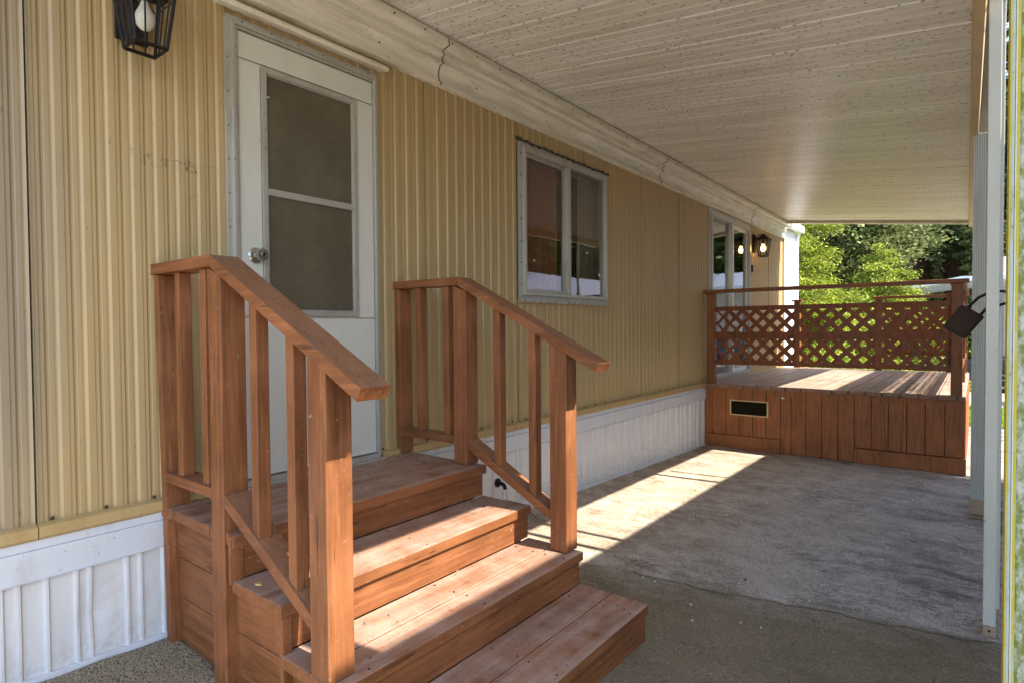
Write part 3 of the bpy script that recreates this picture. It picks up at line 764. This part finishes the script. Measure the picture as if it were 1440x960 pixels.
# ------------------------------------------------------------------ entry steps
st = thing('entry_steps', 'brown stained wooden steps with handrails up to the entry door', 'steps', (.7, 1.6, gz(.7, 1.6)))
Y0, Y1 = .985, 2.262
def planks(mb, xsplit, ya, yb, zt, th=.040, gap=.0035):
    for a, b in zip(xsplit[:-1], xsplit[1:]):
        dz = random.uniform(-.0015, .0015); mb.box(a+gap/2, b-gap/2, ya+random.uniform(-.003,.003), yb+random.uniform(-.003,.003), zt-th, zt+dz)
tops = [.500, .345, .190, .038]
noses = [.586, .872, 1.160, 1.475]
m = MB(); planks(m, [.006, .10, .25, .405, .545], .975, 2.272, .500); m.box(.5465, .586, .972, 2.276, .4575, .5005)
m.build('landing', W_y, st, bevel=.003)
m = MB(); planks(m, [.566, .716, .872], .972, 2.268, .345); m.build('tread', W_y, st, bevel=.003)
m = MB(); planks(m, [.852, 1.010, 1.160], .972, 2.272, .190); m.build('tread', W_y, st, bevel=.003)
m = MB(); planks(m, [1.140, 1.300, 1.475], .972, 2.272, .038); m.build('tread', W_y, st, bevel=.003)
for xn, zt, zb in [(.566, .4565, .3455), (.852, .3045, .1905), (1.140, .1495, .0385)]:
    m = MB(); m.box(xn-.022, xn, .976, 2.266, zb, zt); m.build('riser', W_y, st, bevel=.002)
m = MB(); m.box(1.440, 1.462, .98, 2.262, gz(1.46, 2.2)-.02, -.0025); m.build('riser', W_y, st, bevel=.002)
for (ya, yb) in ((1.012, 1.034), (2.222, 2.244)):
    m = MB()
    for z0, z1 in ((.302, .4585), (.146, .2985), (-.06, .1425)): m.box(.015, .530, ya, yb, z0, z1)
    m.box(.534, .826, ya, yb, .146, .3035); m.box(.534, .826, ya, yb, -.08, .1425); m.box(.830, 1.116, ya, yb, -.09, .1485); m.box(1.120, 1.436, ya, yb, -.13, -.003)
    m.build('side_panel', W_x, st, bevel=.002)
m = MB(); m.box(.845, .868, .978, 1.011, .03, .3035); m.build('corner_trim', W_z, st, bevel=.002)
m = MB(); m.box(.560, .576, .966, 1.011, .335, .50); m.build('corner_trim', W_z, st, bevel=.002)
scl = []
for yy in (1.10, 1.62, 2.14):
    scl += [(xx, yy+random.uniform(-.01,.01), .5015) for xx in (.03, .075, .125, .225, .28, .38, .43, .52)]
    scl += [(xx, yy+random.uniform(-.01,.01), .3465) for xx in (.60, .69, .74, .845)]
    scl += [(xx, yy+random.uniform(-.01,.01), .1915) for xx in (.88, .98, 1.04, 1.135)]
    scl += [(xx, yy+random.uniform(-.01,.01), .0395) for xx in (1.17, 1.275, 1.33, 1.45)]
screws(scl, st, M_screw, ((-.002, .0042), (.0003, .0042)), 8, 'screw', (0, 0, 1))
SL = .504
def ztop(x): return 1.450 if x < .475 else 1.450 - SL*(x-.475)
def rail(y0):
    """one balustrade; y0 is its near face"""
    th = .040; y1 = y0+.089
    c = th*math.sqrt(1+SL*SL)
    h = MB(); h.prism([(-.012, 1.410), (.4700, 1.410), (.4745, 1.450), (-.012, 1.450)], 1, y0-.010, y1+.002)
    ex = 1.290
    h.prism([(.4745, 1.4085), (ex-.018, 1.4085-SL*(ex-.018-.4745)-.003), (ex, ztop(ex)), (.4755, 1.450)], 1, y0-.010, y1+.002)
    for (hx, hy) in ((.50,.03),(.505,.065),(.62,.03),(.80,.05),(1.0,.025),(1.05,.06)):
        zz = ztop(hx); h.lathe((hx, y0-.01+hy, zz-.0012), (SL, 0, 1), [(0, .004), (.002, .004)], 7, 1)
    h.build('handrail', [W_x, M_screw], st, bevel=.004)
    # wall post, crooked 2x4
    tp, bt_ = -.008, .050 if y0 < 1.5 else .0
    zb = gz(.05, y0) if y0 < 1.5 else .5025
    if y0 > 1.5: bt_ = .0
    p = MB(); w = .036
    p.hexa([(bt_, y0, zb), (bt_+w, y0, zb), (bt_+w, y1, zb), (bt_, y1, zb), (tp, y0, 1.4085), (tp+w, y0, 1.4085), (tp+w, y1, 1.4085), (tp, y1, 1.4085)])
    p.build('post', W_z, st, bevel=.003)
    zb = gz(.5, y0)-.01 if y0 < 1.5 else .5025
    a, b = .436, .525
    p = MB(); p.hexa([(a, y0, zb), (b, y0, zb), (b, y1, zb), (a, y1, zb), (a, y0, 1.4085), (b, y0, 1.4045-SL*(b-.475)), (b, y1, 1.4045-SL*(b-.475)), (a, y1, 1.4085)])
    p.build('post', W_z, st, bevel=.004)
    a, b = 1.030, 1.119; zb = .1915
    zt = lambda x: ztop(x)-c-.002
    p = MB(); p.hexa([(a, y0, zb), (b, y0, zb), (b, y1, zb), (a, y1, zb), (a, y0, zt(a)), (b, y0, zt(b)), (b, y1, zt(b)), (a, y1, zt(a))])
    p.build('post', W_z, st, bevel=.004)
    # lower rails
    p = MB(); p.box(.030, .4345, y0+.002, y1-.002, .603, .641); p.build('lower_rail', W_x, st, bevel=.003)
    lt = lambda x: .632 - .53*(x-.527)
    p = MB(); p.prism([(.5265, lt(.527)-.045), (1.0285, lt(1.028)-.045), (1.0285, lt(1.028)), (.5265, lt(.527))], 1, y0+.002, y1-.002); p.build('lower_rail', W_x, st, bevel=.003)
    for x0 in (.148, .352):
        q = MB(); q.box(x0, x0+.040, y0+.012, y0+.056, .6415, 1.4085); q.build('baluster', W_z, st, bevel=.0025)
    for x0 in (.695, .905):
        q = MB(); xa, xb = x0, x0+.042; ya, yb = y0+.010, y0+.054
        q.hexa([(xa,ya,lt(xa)+.001),(xb,ya,lt(xb)+.001),(xb,yb,lt(xb)+.001),(xa,yb,lt(xa)+.001),(xa,ya,zt(xa)),(xb,ya,zt(xb)),(xb,yb,zt(xb)),(xa,yb,zt(xa))])
        q.build('baluster', W_z, st, bevel=.0025)
rail(.970); rail(2.195)
# a few chips lying on the treads
n = 150; P = np.column_stack([rng.uniform(.0, 1.46, n), rng.uniform(1.05, 2.2, n), np.zeros(n)])
P[:,2] = [tops[0] if x < .55 else tops[1] if x < .845 else tops[2] if x < 1.13 else tops[3] for x in P[:,0]]; P[:,2] += .004
a = rng.uniform(0, 6.28, n); s = rng.uniform(.002, .006, n)
U = np.column_stack([np.cos(a), np.sin(a), rng.normal(0,.3,n)])*s[:,None]; V = np.column_stack([-np.sin(a), np.cos(a), rng.normal(0,.3,n)])*(s*.5)[:,None]
tag(quads('leaf_litter', P, U, V, M_lit), 'crumbs of dry leaf lying on the wooden treads', 'leaf litter')
lf = MB(); lf.hexa([(.655,1.005,.349),(.675,1.000,.349),(.690,1.012,.349),(.668,1.020,.349),(.657,1.006,.352),(.675,1.002,.355),(.688,1.012,.353),(.668,1.018,.354)])
tag(lf.build('fallen_leaf', simple('ochre_leaf', (.55, .36, .10), .6)), 'small ochre leaf lying on the upper tread by the nearer rail', 'leaf')

# ------------------------------------------------------------------ deck
dk = thing('deck', 'raised brown wooden deck with lattice railing outside the sliding door', 'deck', (1.25, 8.7, gz(1.25, 8.7)))
DZ, DY0, DY1, DX = .523, 6.94, 10.46, 2.47
m = MB(); x = .006
while x < DX-.02:
    b = min(x+.1475, DX); m.box(x+.002, b-.003, DY0-.022+random.uniform(-.006,.006), DY1, DZ-.038, DZ+random.uniform(-.0015,.0015)); x += .1500
m.build('floor_boards', W_deck, dk, bevel=.003)
m = MB(); m.box(.01, DX-.01, DY0+.004, DY1-.02, DZ-.10, DZ-.0395)
seam = [.005, .093, .251, .405, .554, .699, .848, .957, 1.106, 1.257, 1.41, 1.559, 1.71, 1.856, 2.01, 2.158, 2.313, 2.466]
for i, (a, b) in enumerate(zip(seam[:-1], seam[1:])):
    zb = -.056 if (i < 6 or i >= 11) else gz(a, 6.94)+.006
    m.box(a+.003, b-.003, DY0+random.uniform(-.002,.002), DY0+.0195, zb, DZ-.0400)
m.box(.01, DX-.01, DY0+.020, DY0+.035, -.24, DZ-.1005, 1)
m.build('front_panel', [W_front, M_dark], dk, bevel=.002)
m = MB(); m.box(.004, .846, DY0-.016, DY0+.019, gz(0, 6.94)+.004, -.060); m.build('kick_board', W_front, dk, bevel=.002)
m = MB(); m.box(1.562, DX+.004, DY0-.018, DY0+.019, gz(2, 6.94)+.002, -.064); m.build('kick_board', W_front, dk, bevel=.002)
m = MB()
yy = DY0+.05
while yy < DY1-.05:
    m.box(DX-.019, DX-.001, yy+.003, min(yy+.147, DY1-.02), gz(2.4, yy)+.01, DZ-.04); yy += .15
m.box(.0, .02, DY1-.04, DY1-.02, -.3, DZ-.04); m.box(.02, DX-.02, DY1-.038, DY1-.022, -.32, DZ-.11)
m.build('side_panel', W_front, dk, bevel=.002)
m = MB(); rectframe(m, .300, .722, 0, 1, 0, 1, .1) if False else None
for a, b, c, e in [(.300, .316, .174, .352), (.706, .722, .174, .352), (.316, .706, .338, .352), (.316, .706, .174, .188)]: m.box(a, b, DY0-.008, DY0-.001, c, e)
vent = m.build('vent', M_beam, dk, bevel=.001)
m = MB(); m.box(.314, .708, DY0-.0035, DY0-.0015, .186, .340); m.build('vent_mesh', simple('vent_mesh', (.014, .011, .006), .95, 0, .1), vent)
m = MB(); m.box(.862, .884, DY0-.014, DY0-.001, .395, .415); m.tube([(.85, DY0-.008, .405), (.895, DY0-.008, .402)], .004, 6); m.build('latch', M_alud, dk)
def dpost(a, b, y0, y1, z1=1.578, z0=DZ+.001, nm='post'):
    m = MB(); m.box(a, b, y0, y1, z0, z1); return m.build(nm, W_z, dk, bevel=.004)
dpost(.030, .119, DY0-.004, DY0+.085); dpost(2.352, 2.441, DY0-.012, DY0+.077)
dpost(2.352, 2.441, DY1-.10, DY1-.011); dpost(1.340, 1.429, DY1-.10, DY1-.011); dpost(.215, .304, DY1-.10, DY1-.011); dpost(2.352, 2.441, 8.65, 8.739)
m = MB(); m.box(-.002, 2.485, DY0-.028, DY0+.098, 1.5795, 1.618); m.build('top_rail', W_x, dk, bevel=.004)
m = MB(); m.box(2.334, 2.459, DY0+.099, DY1+.01, 1.5795, 1.618); m.build('top_rail', W_y, dk, bevel=.004)
m = MB(); m.box(1.31, 2.333, DY1-.118, DY1+.008, 1.5795, 1.618); m.build('top_rail', W_x, dk, bevel=.004)
m = MB(); m.box(.185, .334, DY1-.128, DY1+.018, 1.5795, 1.605); m.build('post_cap', W_x, dk, bevel=.004)
def lattice(axis, u0, u1, z0, z1, d, ph=0., rails=True):
    """crossed slats in the plane axis = d"""
    m = MB(); w = .048; pit = .150; hw = w/2*math.sqrt(2)
    H = z1-z0
    def slat(uc, sgn, dd):
        # centre line u = uc + sgn*(z - z0); clip to u0..u1
        zs, ze = z0, z1
        us, ue = uc, uc+sgn*H
        def clip(u): return min(max(u, u0), u1)
        if max(us, ue) < u0 or min(us, ue) > u1: return
        # parametric clip
        t0, t1 = 0., 1.
        if sgn > 0:
            t0 = max(t0, (u0-us)/(ue-us)); t1 = min(t1, (u1-us)/(ue-us))
        else:
            t0 = max(t0, (u1-us)/(ue-us)); t1 = min(t1, (u0-us)/(ue-us))
        if t1-t0 < .03: return
        A = (us+(ue-us)*t0, z0+H*t0); B = (us+(ue-us)*t1, z0+H*t1)
        poly = [(clip(A[0]-hw), A[1]), (clip(A[0]+hw), A[1]), (clip(B[0]+hw), B[1]), (clip(B[0]-hw), B[1])]
        if axis == 1: m.prism(poly, 1, dd, dd+.008)
        else: m.prism(poly, 0, dd, dd+.008)
    k = u0 - H - pit + ph
    while k < u1+H+pit:
        slat(k, 1, d+.0090); slat(k+.03, -1, d); k += pit
    if rails:
        for za, zb in ((z1-.048, z1+.002), (z0+H/2-.040, z0+H/2+.040), (z0-.002, z0+.046)):
            if axis == 1: m.box(u0, u1, d+.0180, d+.052, za, zb)
            else: m.box(d+.0180, d+.052, u0, u1, za, zb)
    return m
lattice(1, .1195, 2.3515, .757, 1.417, DY0+.004, .06).build('lattice', W_lat, dk)
lattice(0, DY0+.0775, 8.6495, .757, 1.417, 2.385).build('lattice', W_lat, dk)
lattice(0, 8.7395, DY1-.101, .757, 1.417, 2.385).build('lattice', W_lat, dk)
lattice(1, 1.4295, 2.3515, .757, 1.417, DY1-.06).build('lattice', W_lat, dk)
m = MB(); m.box(2.310, 2.3515, DY0+.06, DY0+.098, .74, 1.50); m.build('lattice_batten', W_z, dk, bevel=.003)
m = MB(); m.box(1.430, 2.351, DY1-.07, DY1-.03, 1.44, 1.49); m.build('lower_rail', W_x, dk, bevel=.003)

# ------------------------------------------------------------------ neighbours
def house(name, x0, x1, y0, y1, zg, zt, ridge, wallc, roofc, label):
    t = thing(name, label, 'house', ((x0+x1)/2, (y0+y1)/2, zg))
    wm = paint(name+'_wall', wallc, .6, .2, tuple(a*.6 for a in wallc)); rmx = simple(name+'_roof', roofc, .7)
    m = MB(); m.box(x0, x1, y0, y1, zg, zt)
    z = zg+.3
    while z < zt: m.box(x0-.008, x1+.008, y0-.008, y1+.008, z, z+.012); z += .2
    m.build('wall', wm, t)
    ym = (y0+y1)/2
    m = MB(); m.prism([(y0-.35, zt+.02), (ym, ridge), (y1+.35, zt+.02), (y1+.35, zt+.10), (ym, ridge+.09), (y0-.35, zt+.10)], 0, x0-.35, x1+.35); m.build('roof', rmx, t)
    m = MB(); m.box(x0-.37, x1+.37, y0-.42, y0-.355, zt-.05, zt+.15); m.build('eave_board', M_white, t)
    for xw in lin(x0+1.6, x1-1.6, 3):
        m = MB(); m.box(xw-.5, xw+.5, y0-.03, y0-.009, zg+1.1, zg+2.0); w = m.build('window', M_white, t)
        m = MB(); m.box(xw-.44, xw-.03, y0-.036, y0-.031, zg+1.16, zg+1.94); m.box(xw+.03, xw+.44, y0-.036, y0-.031, zg+1.16, zg+1.94); m.build('pane', simple('far_glass', (.03, .035, .04), .1), w)
    return t
house('house', 3.25, 13, 26, 31, -.85, 2.75, 3.6, (.55, .47, .37), (.22, .25, .32), 'beige house with white eave behind the parked dark car')
t = thing('awning', 'low white awning roof on a post across the lane, beyond the deck railing', 'awning', (1.8, 23, gz(1, 23)))
m = MB(); m.prism([(.3, 2.16), (2.2, 2.42), (3.3, 2.42), (3.3, 2.54), (2.2, 2.56), (.3, 2.22)], 1, 21.2, 25.6); m.build('roof', M_white, t)
for xx in (1.12, 2.9):
    m = MB(); m.box(xx, xx+.13, 21.4, 21.53, gz(xx, 21.4), 2.24); m.build('post', M_white, t)
# unseen carport on the right, its roof placed and sized to shade the slab
t = thing('carport', 'unseen flat carport roof on white posts, placed parallel to this one to shade the slab', 'carport', (5, 2, -.1))
m = MB(); m.box(3.40, 6.0, 1.3, 7.2, 2.86, 2.90); m.build('roof', M_rooftop, t)
m = MB(); m.box(3.395, 3.45, 1.3, 7.2, 2.72, 2.8595); m.box(3.40, 3.78, 7.201, 11.0, 2.86, 2.90); m.build('edge_beam', M_fas, t)  # narrow strip past the roof added to shade a band of the deck
for yy in (1.4, 4.2, 7.0):
  for xx in (3.47,):
    m = MB(); m.box(xx, xx+.08, yy, yy+.08, gz(3.5, yy), 2.8595); m.build('post', M_post, t)
t = thing('mobile_home', 'unseen dark mobile home alongside the next carport, added to block light from the right', 'mobile home', (8.3, 2, 0))
m = MB(); m.box(5.7, 9, -.2, 8.5, .0, 2.5); m.build('wall', simple('blocker_siding', (.16,.13,.09), .6), t)  # dark unseen wall set close to cut light on the outward faces
m = MB(); m.prism([(6.01, 2.91), (7.6, 3.1), (9.2, 2.71), (9.2, 2.51), (5.6, 2.51), (5.6, 2.85), (6.01, 2.85)], 1, -.3, 8.7); m.build('roof', simple('shingle_grey', (.33, .34, .40), .8), t)
t = thing('shed', 'low grey-roofed shed beyond the carport, seen mirrored in the window', 'shed', (6.5, 13, gz(6, 13)))
m = MB(); m.box(5.4, 9.5, 10.5, 17.5, gz(6, 14), 1.75); m.build('wall', M_fas, t)
m = MB(); m.prism([(5.0, 1.85), (7.4, 2.75), (9.8, 1.85), (9.8, 1.75), (7.4, 2.65), (5.0, 1.75)], 1, 10.2, 17.8); m.build('roof', simple('shingle_pale', (.42, .42, .50), .8), t)

def car(cx, cy, rot, col, label, L_=4.5, hh=1.55, suv=True):
    g = gz(cx, cy)-.012
    t = thing('parked_car', label, 'car', (cx, cy, g), 'parked cars across the lane')
    body = simple('car_paint', col, .22, .3); gl = simple('car_glass', (.02, .03, .028), .06)
    W = .90; R_ = .34; xf, xr = -L_*.31, L_*.29
    def prof():
        p = [(-L_/2, .42), (-L_/2+.03, .70), (-L_/2+.25, .86), (-L_*.20, 1.00), (L_*.42, 1.03), (L_/2-.03, .95), (L_/2, .60), (L_/2-.05, .30)]
        for c in (xr, xf):
            for a in range(0, 181, 20): p.append((c + (R_+.06)*math.cos(math.radians(a)), .30 + (R_+.04)*math.sin(math.radians(a))))
        p.append((-L_/2+.06, .30)); return p
    def place(vs): 
        return [(cx + x*math.cos(rot) - y*math.sin(rot), cy + x*math.sin(rot) + y*math.cos(rot), g + z) for x, y, z in vs]
    def pr(poly, yw, ny=None, mi=0, mb=None):
        q = MB(); q.prism(poly, 1, -yw, yw); mb.add(place(q.v), q.f, mi)
    m = MB(); pr(prof(), W, mb=m); bd = m.build('body', body, t, bevel=.04, smooth=True)
    m = MB(); top = [(-L_*.20, 1.0), (-L_*.06, hh-.06), (0, hh), (L_*.30, hh-.03), (L_*.43, 1.03)]
    a = [(x, -W+.06 if z < 1.1 else -W+.22, z) for x, z in top]; b = [(x, -y, z) for x, y, z in a]
    m.add(place(a+b), [(0,1,2,3,4), (9,8,7,6,5)] + [(i, i+5, i+6, i+1) for i in range(4)] + [(4, 9, 5, 0)])
    m.build('cabin', gl, t, smooth=False)
    m = MB(); a = [(x, (-W+.045 if z < 1.1 else -W+.205), z) for x, z in top]
    for s in (1, -1):
        for i in range(4): m.tube(place([(a[i][0], s*a[i][1], a[i][2]), (a[i+1][0], s*a[i+1][1], a[i+1][2])]), .035, 6)
        m.tube(place([(L_*.12, s*(-W+.05), 1.03), (L_*.12, s*(-W+.21), hh-.02)]), .035, 6)
    q = MB(); q.box(-.1, L_*.31, -W+.22, W-.22, hh-.03, hh+.015); m.add(place(q.v), q.f)
    m.build('roof', body, t)
    for xw in (xf, xr):
        for s in (-1, 1):
            q = MB(); q.lathe((xw, s*(W-.11), R_), (0, s, 0), [(-.1, R_-.04), (-.09, R_), (.08, R_), (.10, R_-.05)], 28)
            m = MB(); m.add(place(q.v), q.f); wh = m.build('wheel', M_rub, t, smooth=True)
            m = MB()
            q = MB(); q.lathe((xw, s*(W-.005), R_), (0, s, 0), [(-.02, .225), (.0, .225), (.004, .20), (-.01, .195)], 24)
            for k in range(5):
                an = k*2*math.pi/5+.3; p1 = Vector((xw, s*(W+.003), R_)); p2 = p1 + Vector((math.cos(an)*.21, 0, math.sin(an)*.21)); q.tube([p1, p2], [.035, .02], 6)
            m.add(place(q.v), q.f); m.build('rim', M_knob, wh)
    for s in (-1, 1):
        q = MB(); q.box(-L_/2+.0, -L_/2+.12, s*(W-.30), s*(W-.02), .66, .80); m = MB(); m.add(place(q.v), q.f); m.build('headlight', M_bulb, t, bevel=.02)
        q = MB(); q.box(L_/2-.09, L_/2+.005, s*(W-.20), s*(W-.01), .70, .92); m = MB(); m.add(place(q.v), q.f); m.build('tail_light', simple('tail_red', (.45, .02, .02), .3), t, bevel=.02)
    return t
car(3.0+4.5*.31, 21.6, 0, (.045, .05, .075), 'dark grey parked car with alloy wheels in front of the beige house')
car(.2, 23.6, math.pi, (.03, .16, .42), 'bright blue parked car seen through the deck lattice', 4.0, 1.45)

# ------------------------------------------------------------------ trees
def tree(name, label, x, y, h, r, mat, n, shape='cone', z0=.3, leaf=.09, tr=.12, group='trees beyond the lane', droop=.25, elong=2.2, cat='tree'):
    g = gz(x, y); t = thing(name, label, cat, (x, y, g), group)
    tk = MB(); k = 8; lean = random.uniform(-.02, .02)*h
    tk.tube([(x+lean*(i/k)**2, y, g-.1+(h*.97+.1)*i/k) for i in range(k+1)], [tr*(1-.85*i/k)*(1.35 if i == 0 else 1) for i in range(k+1)], 12)
    nb = int(26 + h*4); tips = []; C = []; D = []
    for i in range(nb):
        u = (i+random.random())/nb; z = g + h*(z0 + (1-z0)*u)
        if shape == 'cone': rr = r*(1-u)**.75*random.uniform(.7, 1.12)+.15
        elif shape == 'round': rr = r*math.sqrt(max(.05, 1-(2*u-1)**2))*random.uniform(.7, 1.1)
        else: rr = r*(.55+.45*math.sin(u*7+x))*random.uniform(.6, 1.15)*(1-u*.4)
        an = i*2.399 + random.uniform(-.3, .3)
        tip = Vector((x+math.cos(an)*rr, y+math.sin(an)*rr, z - droop*rr + (.35*rr if shape == 'round' else 0)))
        base = Vector((x+lean*u*u, y, z))
        tk.tube([base, base.lerp(tip, .5)+Vector((0,0,.06*rr)), tip], [tr*.28*(1-u)+.012, tr*.15*(1-u)+.009, .005], 5, cap=False)
        tips.append((base, tip, rr))
    tk.build('trunk', M_bark, t, smooth=True)
    w = np.array([q[2]**2+.1 for q in tips]); w /= w.sum(); pick = rng.choice(len(tips), n, p=w)
    Bs = np.array([q[0] for q in tips])[pick]; Ts = np.array([q[1] for q in tips])[pick]; R = np.array([q[2] for q in tips])[pick]
    # clumps along each limb
    s = np.clip(rng.choice([.25,.42,.58,.72,.86,1.0], n, p=[.06,.12,.17,.2,.22,.23]) + rng.normal(0, .05, n), .05, 1.08)
    jid = (rng.integers(0, 3, n)-1)
    side = unit(np.cross(Ts-Bs, np.array([[0,0,1.]])))
    Cc = Bs+(Ts-Bs)*s[:,None] + side*(jid*R*.22*(1.1-s*.5))[:,None]
    spread = (.05+.11*R)[:,None]
    Cc += rng.normal(0, 1, (n, 3))*spread*np.array([1, 1, .55])
    d = unit(Ts-Bs + rng.normal(0, .55, (n, 3))*R[:,None]); d = unit(d + np.array([0, 0, -.15]))
    sz = leaf*rng.uniform(.5, 1.2, n)[:,None]
    nr = unit(rng.normal(0, 1, (n, 3)) + np.array([0, 0, 1.0])); U_ = unit(np.cross(d, nr))
    off = np.array([x, y, g]); quads('crown', Cc-off, d*sz, U_*sz/elong, mat, None, t)
    return t
tree('conifer_tree', 'bright lime green conifer right beyond the white end wall', -1.25, 16.4, 6.2, 2.15, L_lime, 110000, 'cone', .02, .045, .12)
tree('conifer_tree', 'bushy bright green young conifer in the middle behind the deck', .35, 20.5, 4.2, 1.9, L_lime, 70000, 'cone', .02, .050, .10)
tree('broadleaf_tree', 'yellow-green tipped tree spreading high behind the lime conifer', -2.0, 27, 8.6, 2.9, L_yel, 60000, 'round', .35, .09, .2, elong=1.6)
tree('redwood_tree', 'tall dark redwood with thick trunk left of the deck corner post', .15, 36, 24, 4.6, L_dark, 60000, 'col', .28, .13, .62)
tree('redwood_tree', 'tall dark redwood just left of the rear carport post', 1.62, 37, 23, 4.2, L_dark, 50000, 'col', .25, .13, .55)
tree('redwood_tree', 'dark redwood furthest back, between lime conifer and thick trunk', -3.4, 39, 22, 4.6, L_dark, 50000, 'col', .12, .14, .55)
tree('cedar_tree', 'tall leafy tree in the gap between white post and mossy post', 4.6, 38, 23, 3.6, L_mid, 60000, 'col', .10, .11, .45)
tree('young_tree', 'slim green tree between the two redwood trunks', 1.15, 33.5, 7.5, .75, L_yel, 16000, 'col', .02, .09, .08)
tree('young_tree', 'slim green tree left of the thick redwood trunk', -.75, 33.5, 7.5, .95, L_mid, 16000, 'col', .02, .09, .08)
tree('young_tree', 'slim green tree right behind the rear carport post', 2.35, 33.0, 8, .75, L_yel, 14000, 'col', .02, .09, .08)
tree('shrub', 'mid green shrub by the lane behind the awning post', 1.1, 26.4, 2.6, 1.7, L_mid, 9000, 'round', .1, .1, .06, group='shrubs by the lane', cat='shrub')
tree('shrub', 'low lime shrub behind the open side of the deck', .2, 17.8, 1.5, 1.0, L_lime, 7000, 'round', .1, .07, .05, group='shrubs by the lane', cat='shrub')
# woodland seen only in the panes, and closing the horizon
for i, (x, y, h, r) in enumerate([(14, 14, 9, 3.4), (17, 6, 10, 3.6), (15, 22, 10, 4), (20, 30, 14, 5), (11, 33, 15, 5), (-9, 40, 16, 5), (-5, 44, 18, 5.5), (7, 43, 18, 5)]):
    tree('cedar_tree', ['green tree behind the neighbouring shed', 'green tree behind the neighbouring home', 'dark tree at the lane corner', 'big tree far along the lane', 'tree behind the beige house',
        'tree far left behind the home', 'tall tree behind the furthest redwood', 'tall tree far behind the beige house'][i], x, y, h, r, [L_mid, L_dark][i % 2], 12000, 'col', .1, .26, .3)
m = MB()
# far hill wood as one mass
n = 26000; an = rng.uniform(-.9, 1.3, n); R = rng.uniform(48, 60, n)
P = np.column_stack([2.5+np.sin(an)*R, np.cos(an)*R, rng.uniform(-1, 13, n) + 2.5*np.sin(an*23) + 1.5*np.sin(an*57)])
U_ = unit(rng.normal(0, 1, (n, 3)))*.75; V_ = unit(np.cross(U_, rng.normal(0, 1, (n, 3))))*.5
tag(quads('woodland', P, U_, V_, L_mid), 'dense dark wood closing the view behind the redwoods', 'woodland')

# ------------------------------------------------------------------ light
SUN = Vector((1, .14, 1.17)).normalized()
el = math.asin(SUN.z); az = math.atan2(SUN.x, SUN.y)
w = bpy.data.worlds.new('World'); S.world = w; w.use_nodes = True; nt = w.node_tree
sky = nt.nodes.new('ShaderNodeTexSky'); sky.sky_type = 'NISHITA'; sky.sun_disc = False
sky.sun_elevation = el; sky.sun_rotation = az
bg = nt.nodes['Background']; bg.inputs[1].default_value = .15; nt.links.new(sky.outputs[0], bg.inputs[0])
sl = bpy.data.lights.new('sun', 'SUN'); sl.energy = 3.4; sl.angle = math.radians(.55); sl.color = (1, .93, .82)
so = bpy.data.objects.new('sun', sl); so.rotation_euler = SUN.to_track_quat('Z', 'Y').to_euler(); so.location = (8, 4, 12); COL.objects.link(so)

# ------------------------------------------------------------------ camera
cam = bpy.data.cameras.new('camera'); co = bpy.data.objects.new('camera', cam); COL.objects.link(co); S.camera = co
F, yaw, pit, rol, CX, CZ = 833.47, .664554, .02283, -.007322, 2.53889, 1.19227
cam.sensor_width = 36; cam.lens = F/1440*36; cam.clip_end = 600; cam.clip_start = .02
fw = Vector((-math.sin(yaw)*math.cos(pit), math.cos(yaw)*math.cos(pit), -math.sin(pit))); r0 = Vector((math.cos(yaw), math.sin(yaw), 0)); u0 = r0.cross(fw)
r_ = math.cos(rol)*r0 + math.sin(rol)*u0; u_ = math.cos(rol)*u0 - math.sin(rol)*r0
M = Matrix((( r_.x, u_.x, -fw.x, CX), (r_.y, u_.y, -fw.y, 0), (r_.z, u_.z, -fw.z, CZ), (0, 0, 0, 1)))
co.matrix_world = M
S.view_settings.view_transform = 'Standard'; S.view_settings.look = 'None'; S.view_settings.gamma = 1; S.view_settings.use_curve_mapping = False
S.view_settings.exposure = 2.05
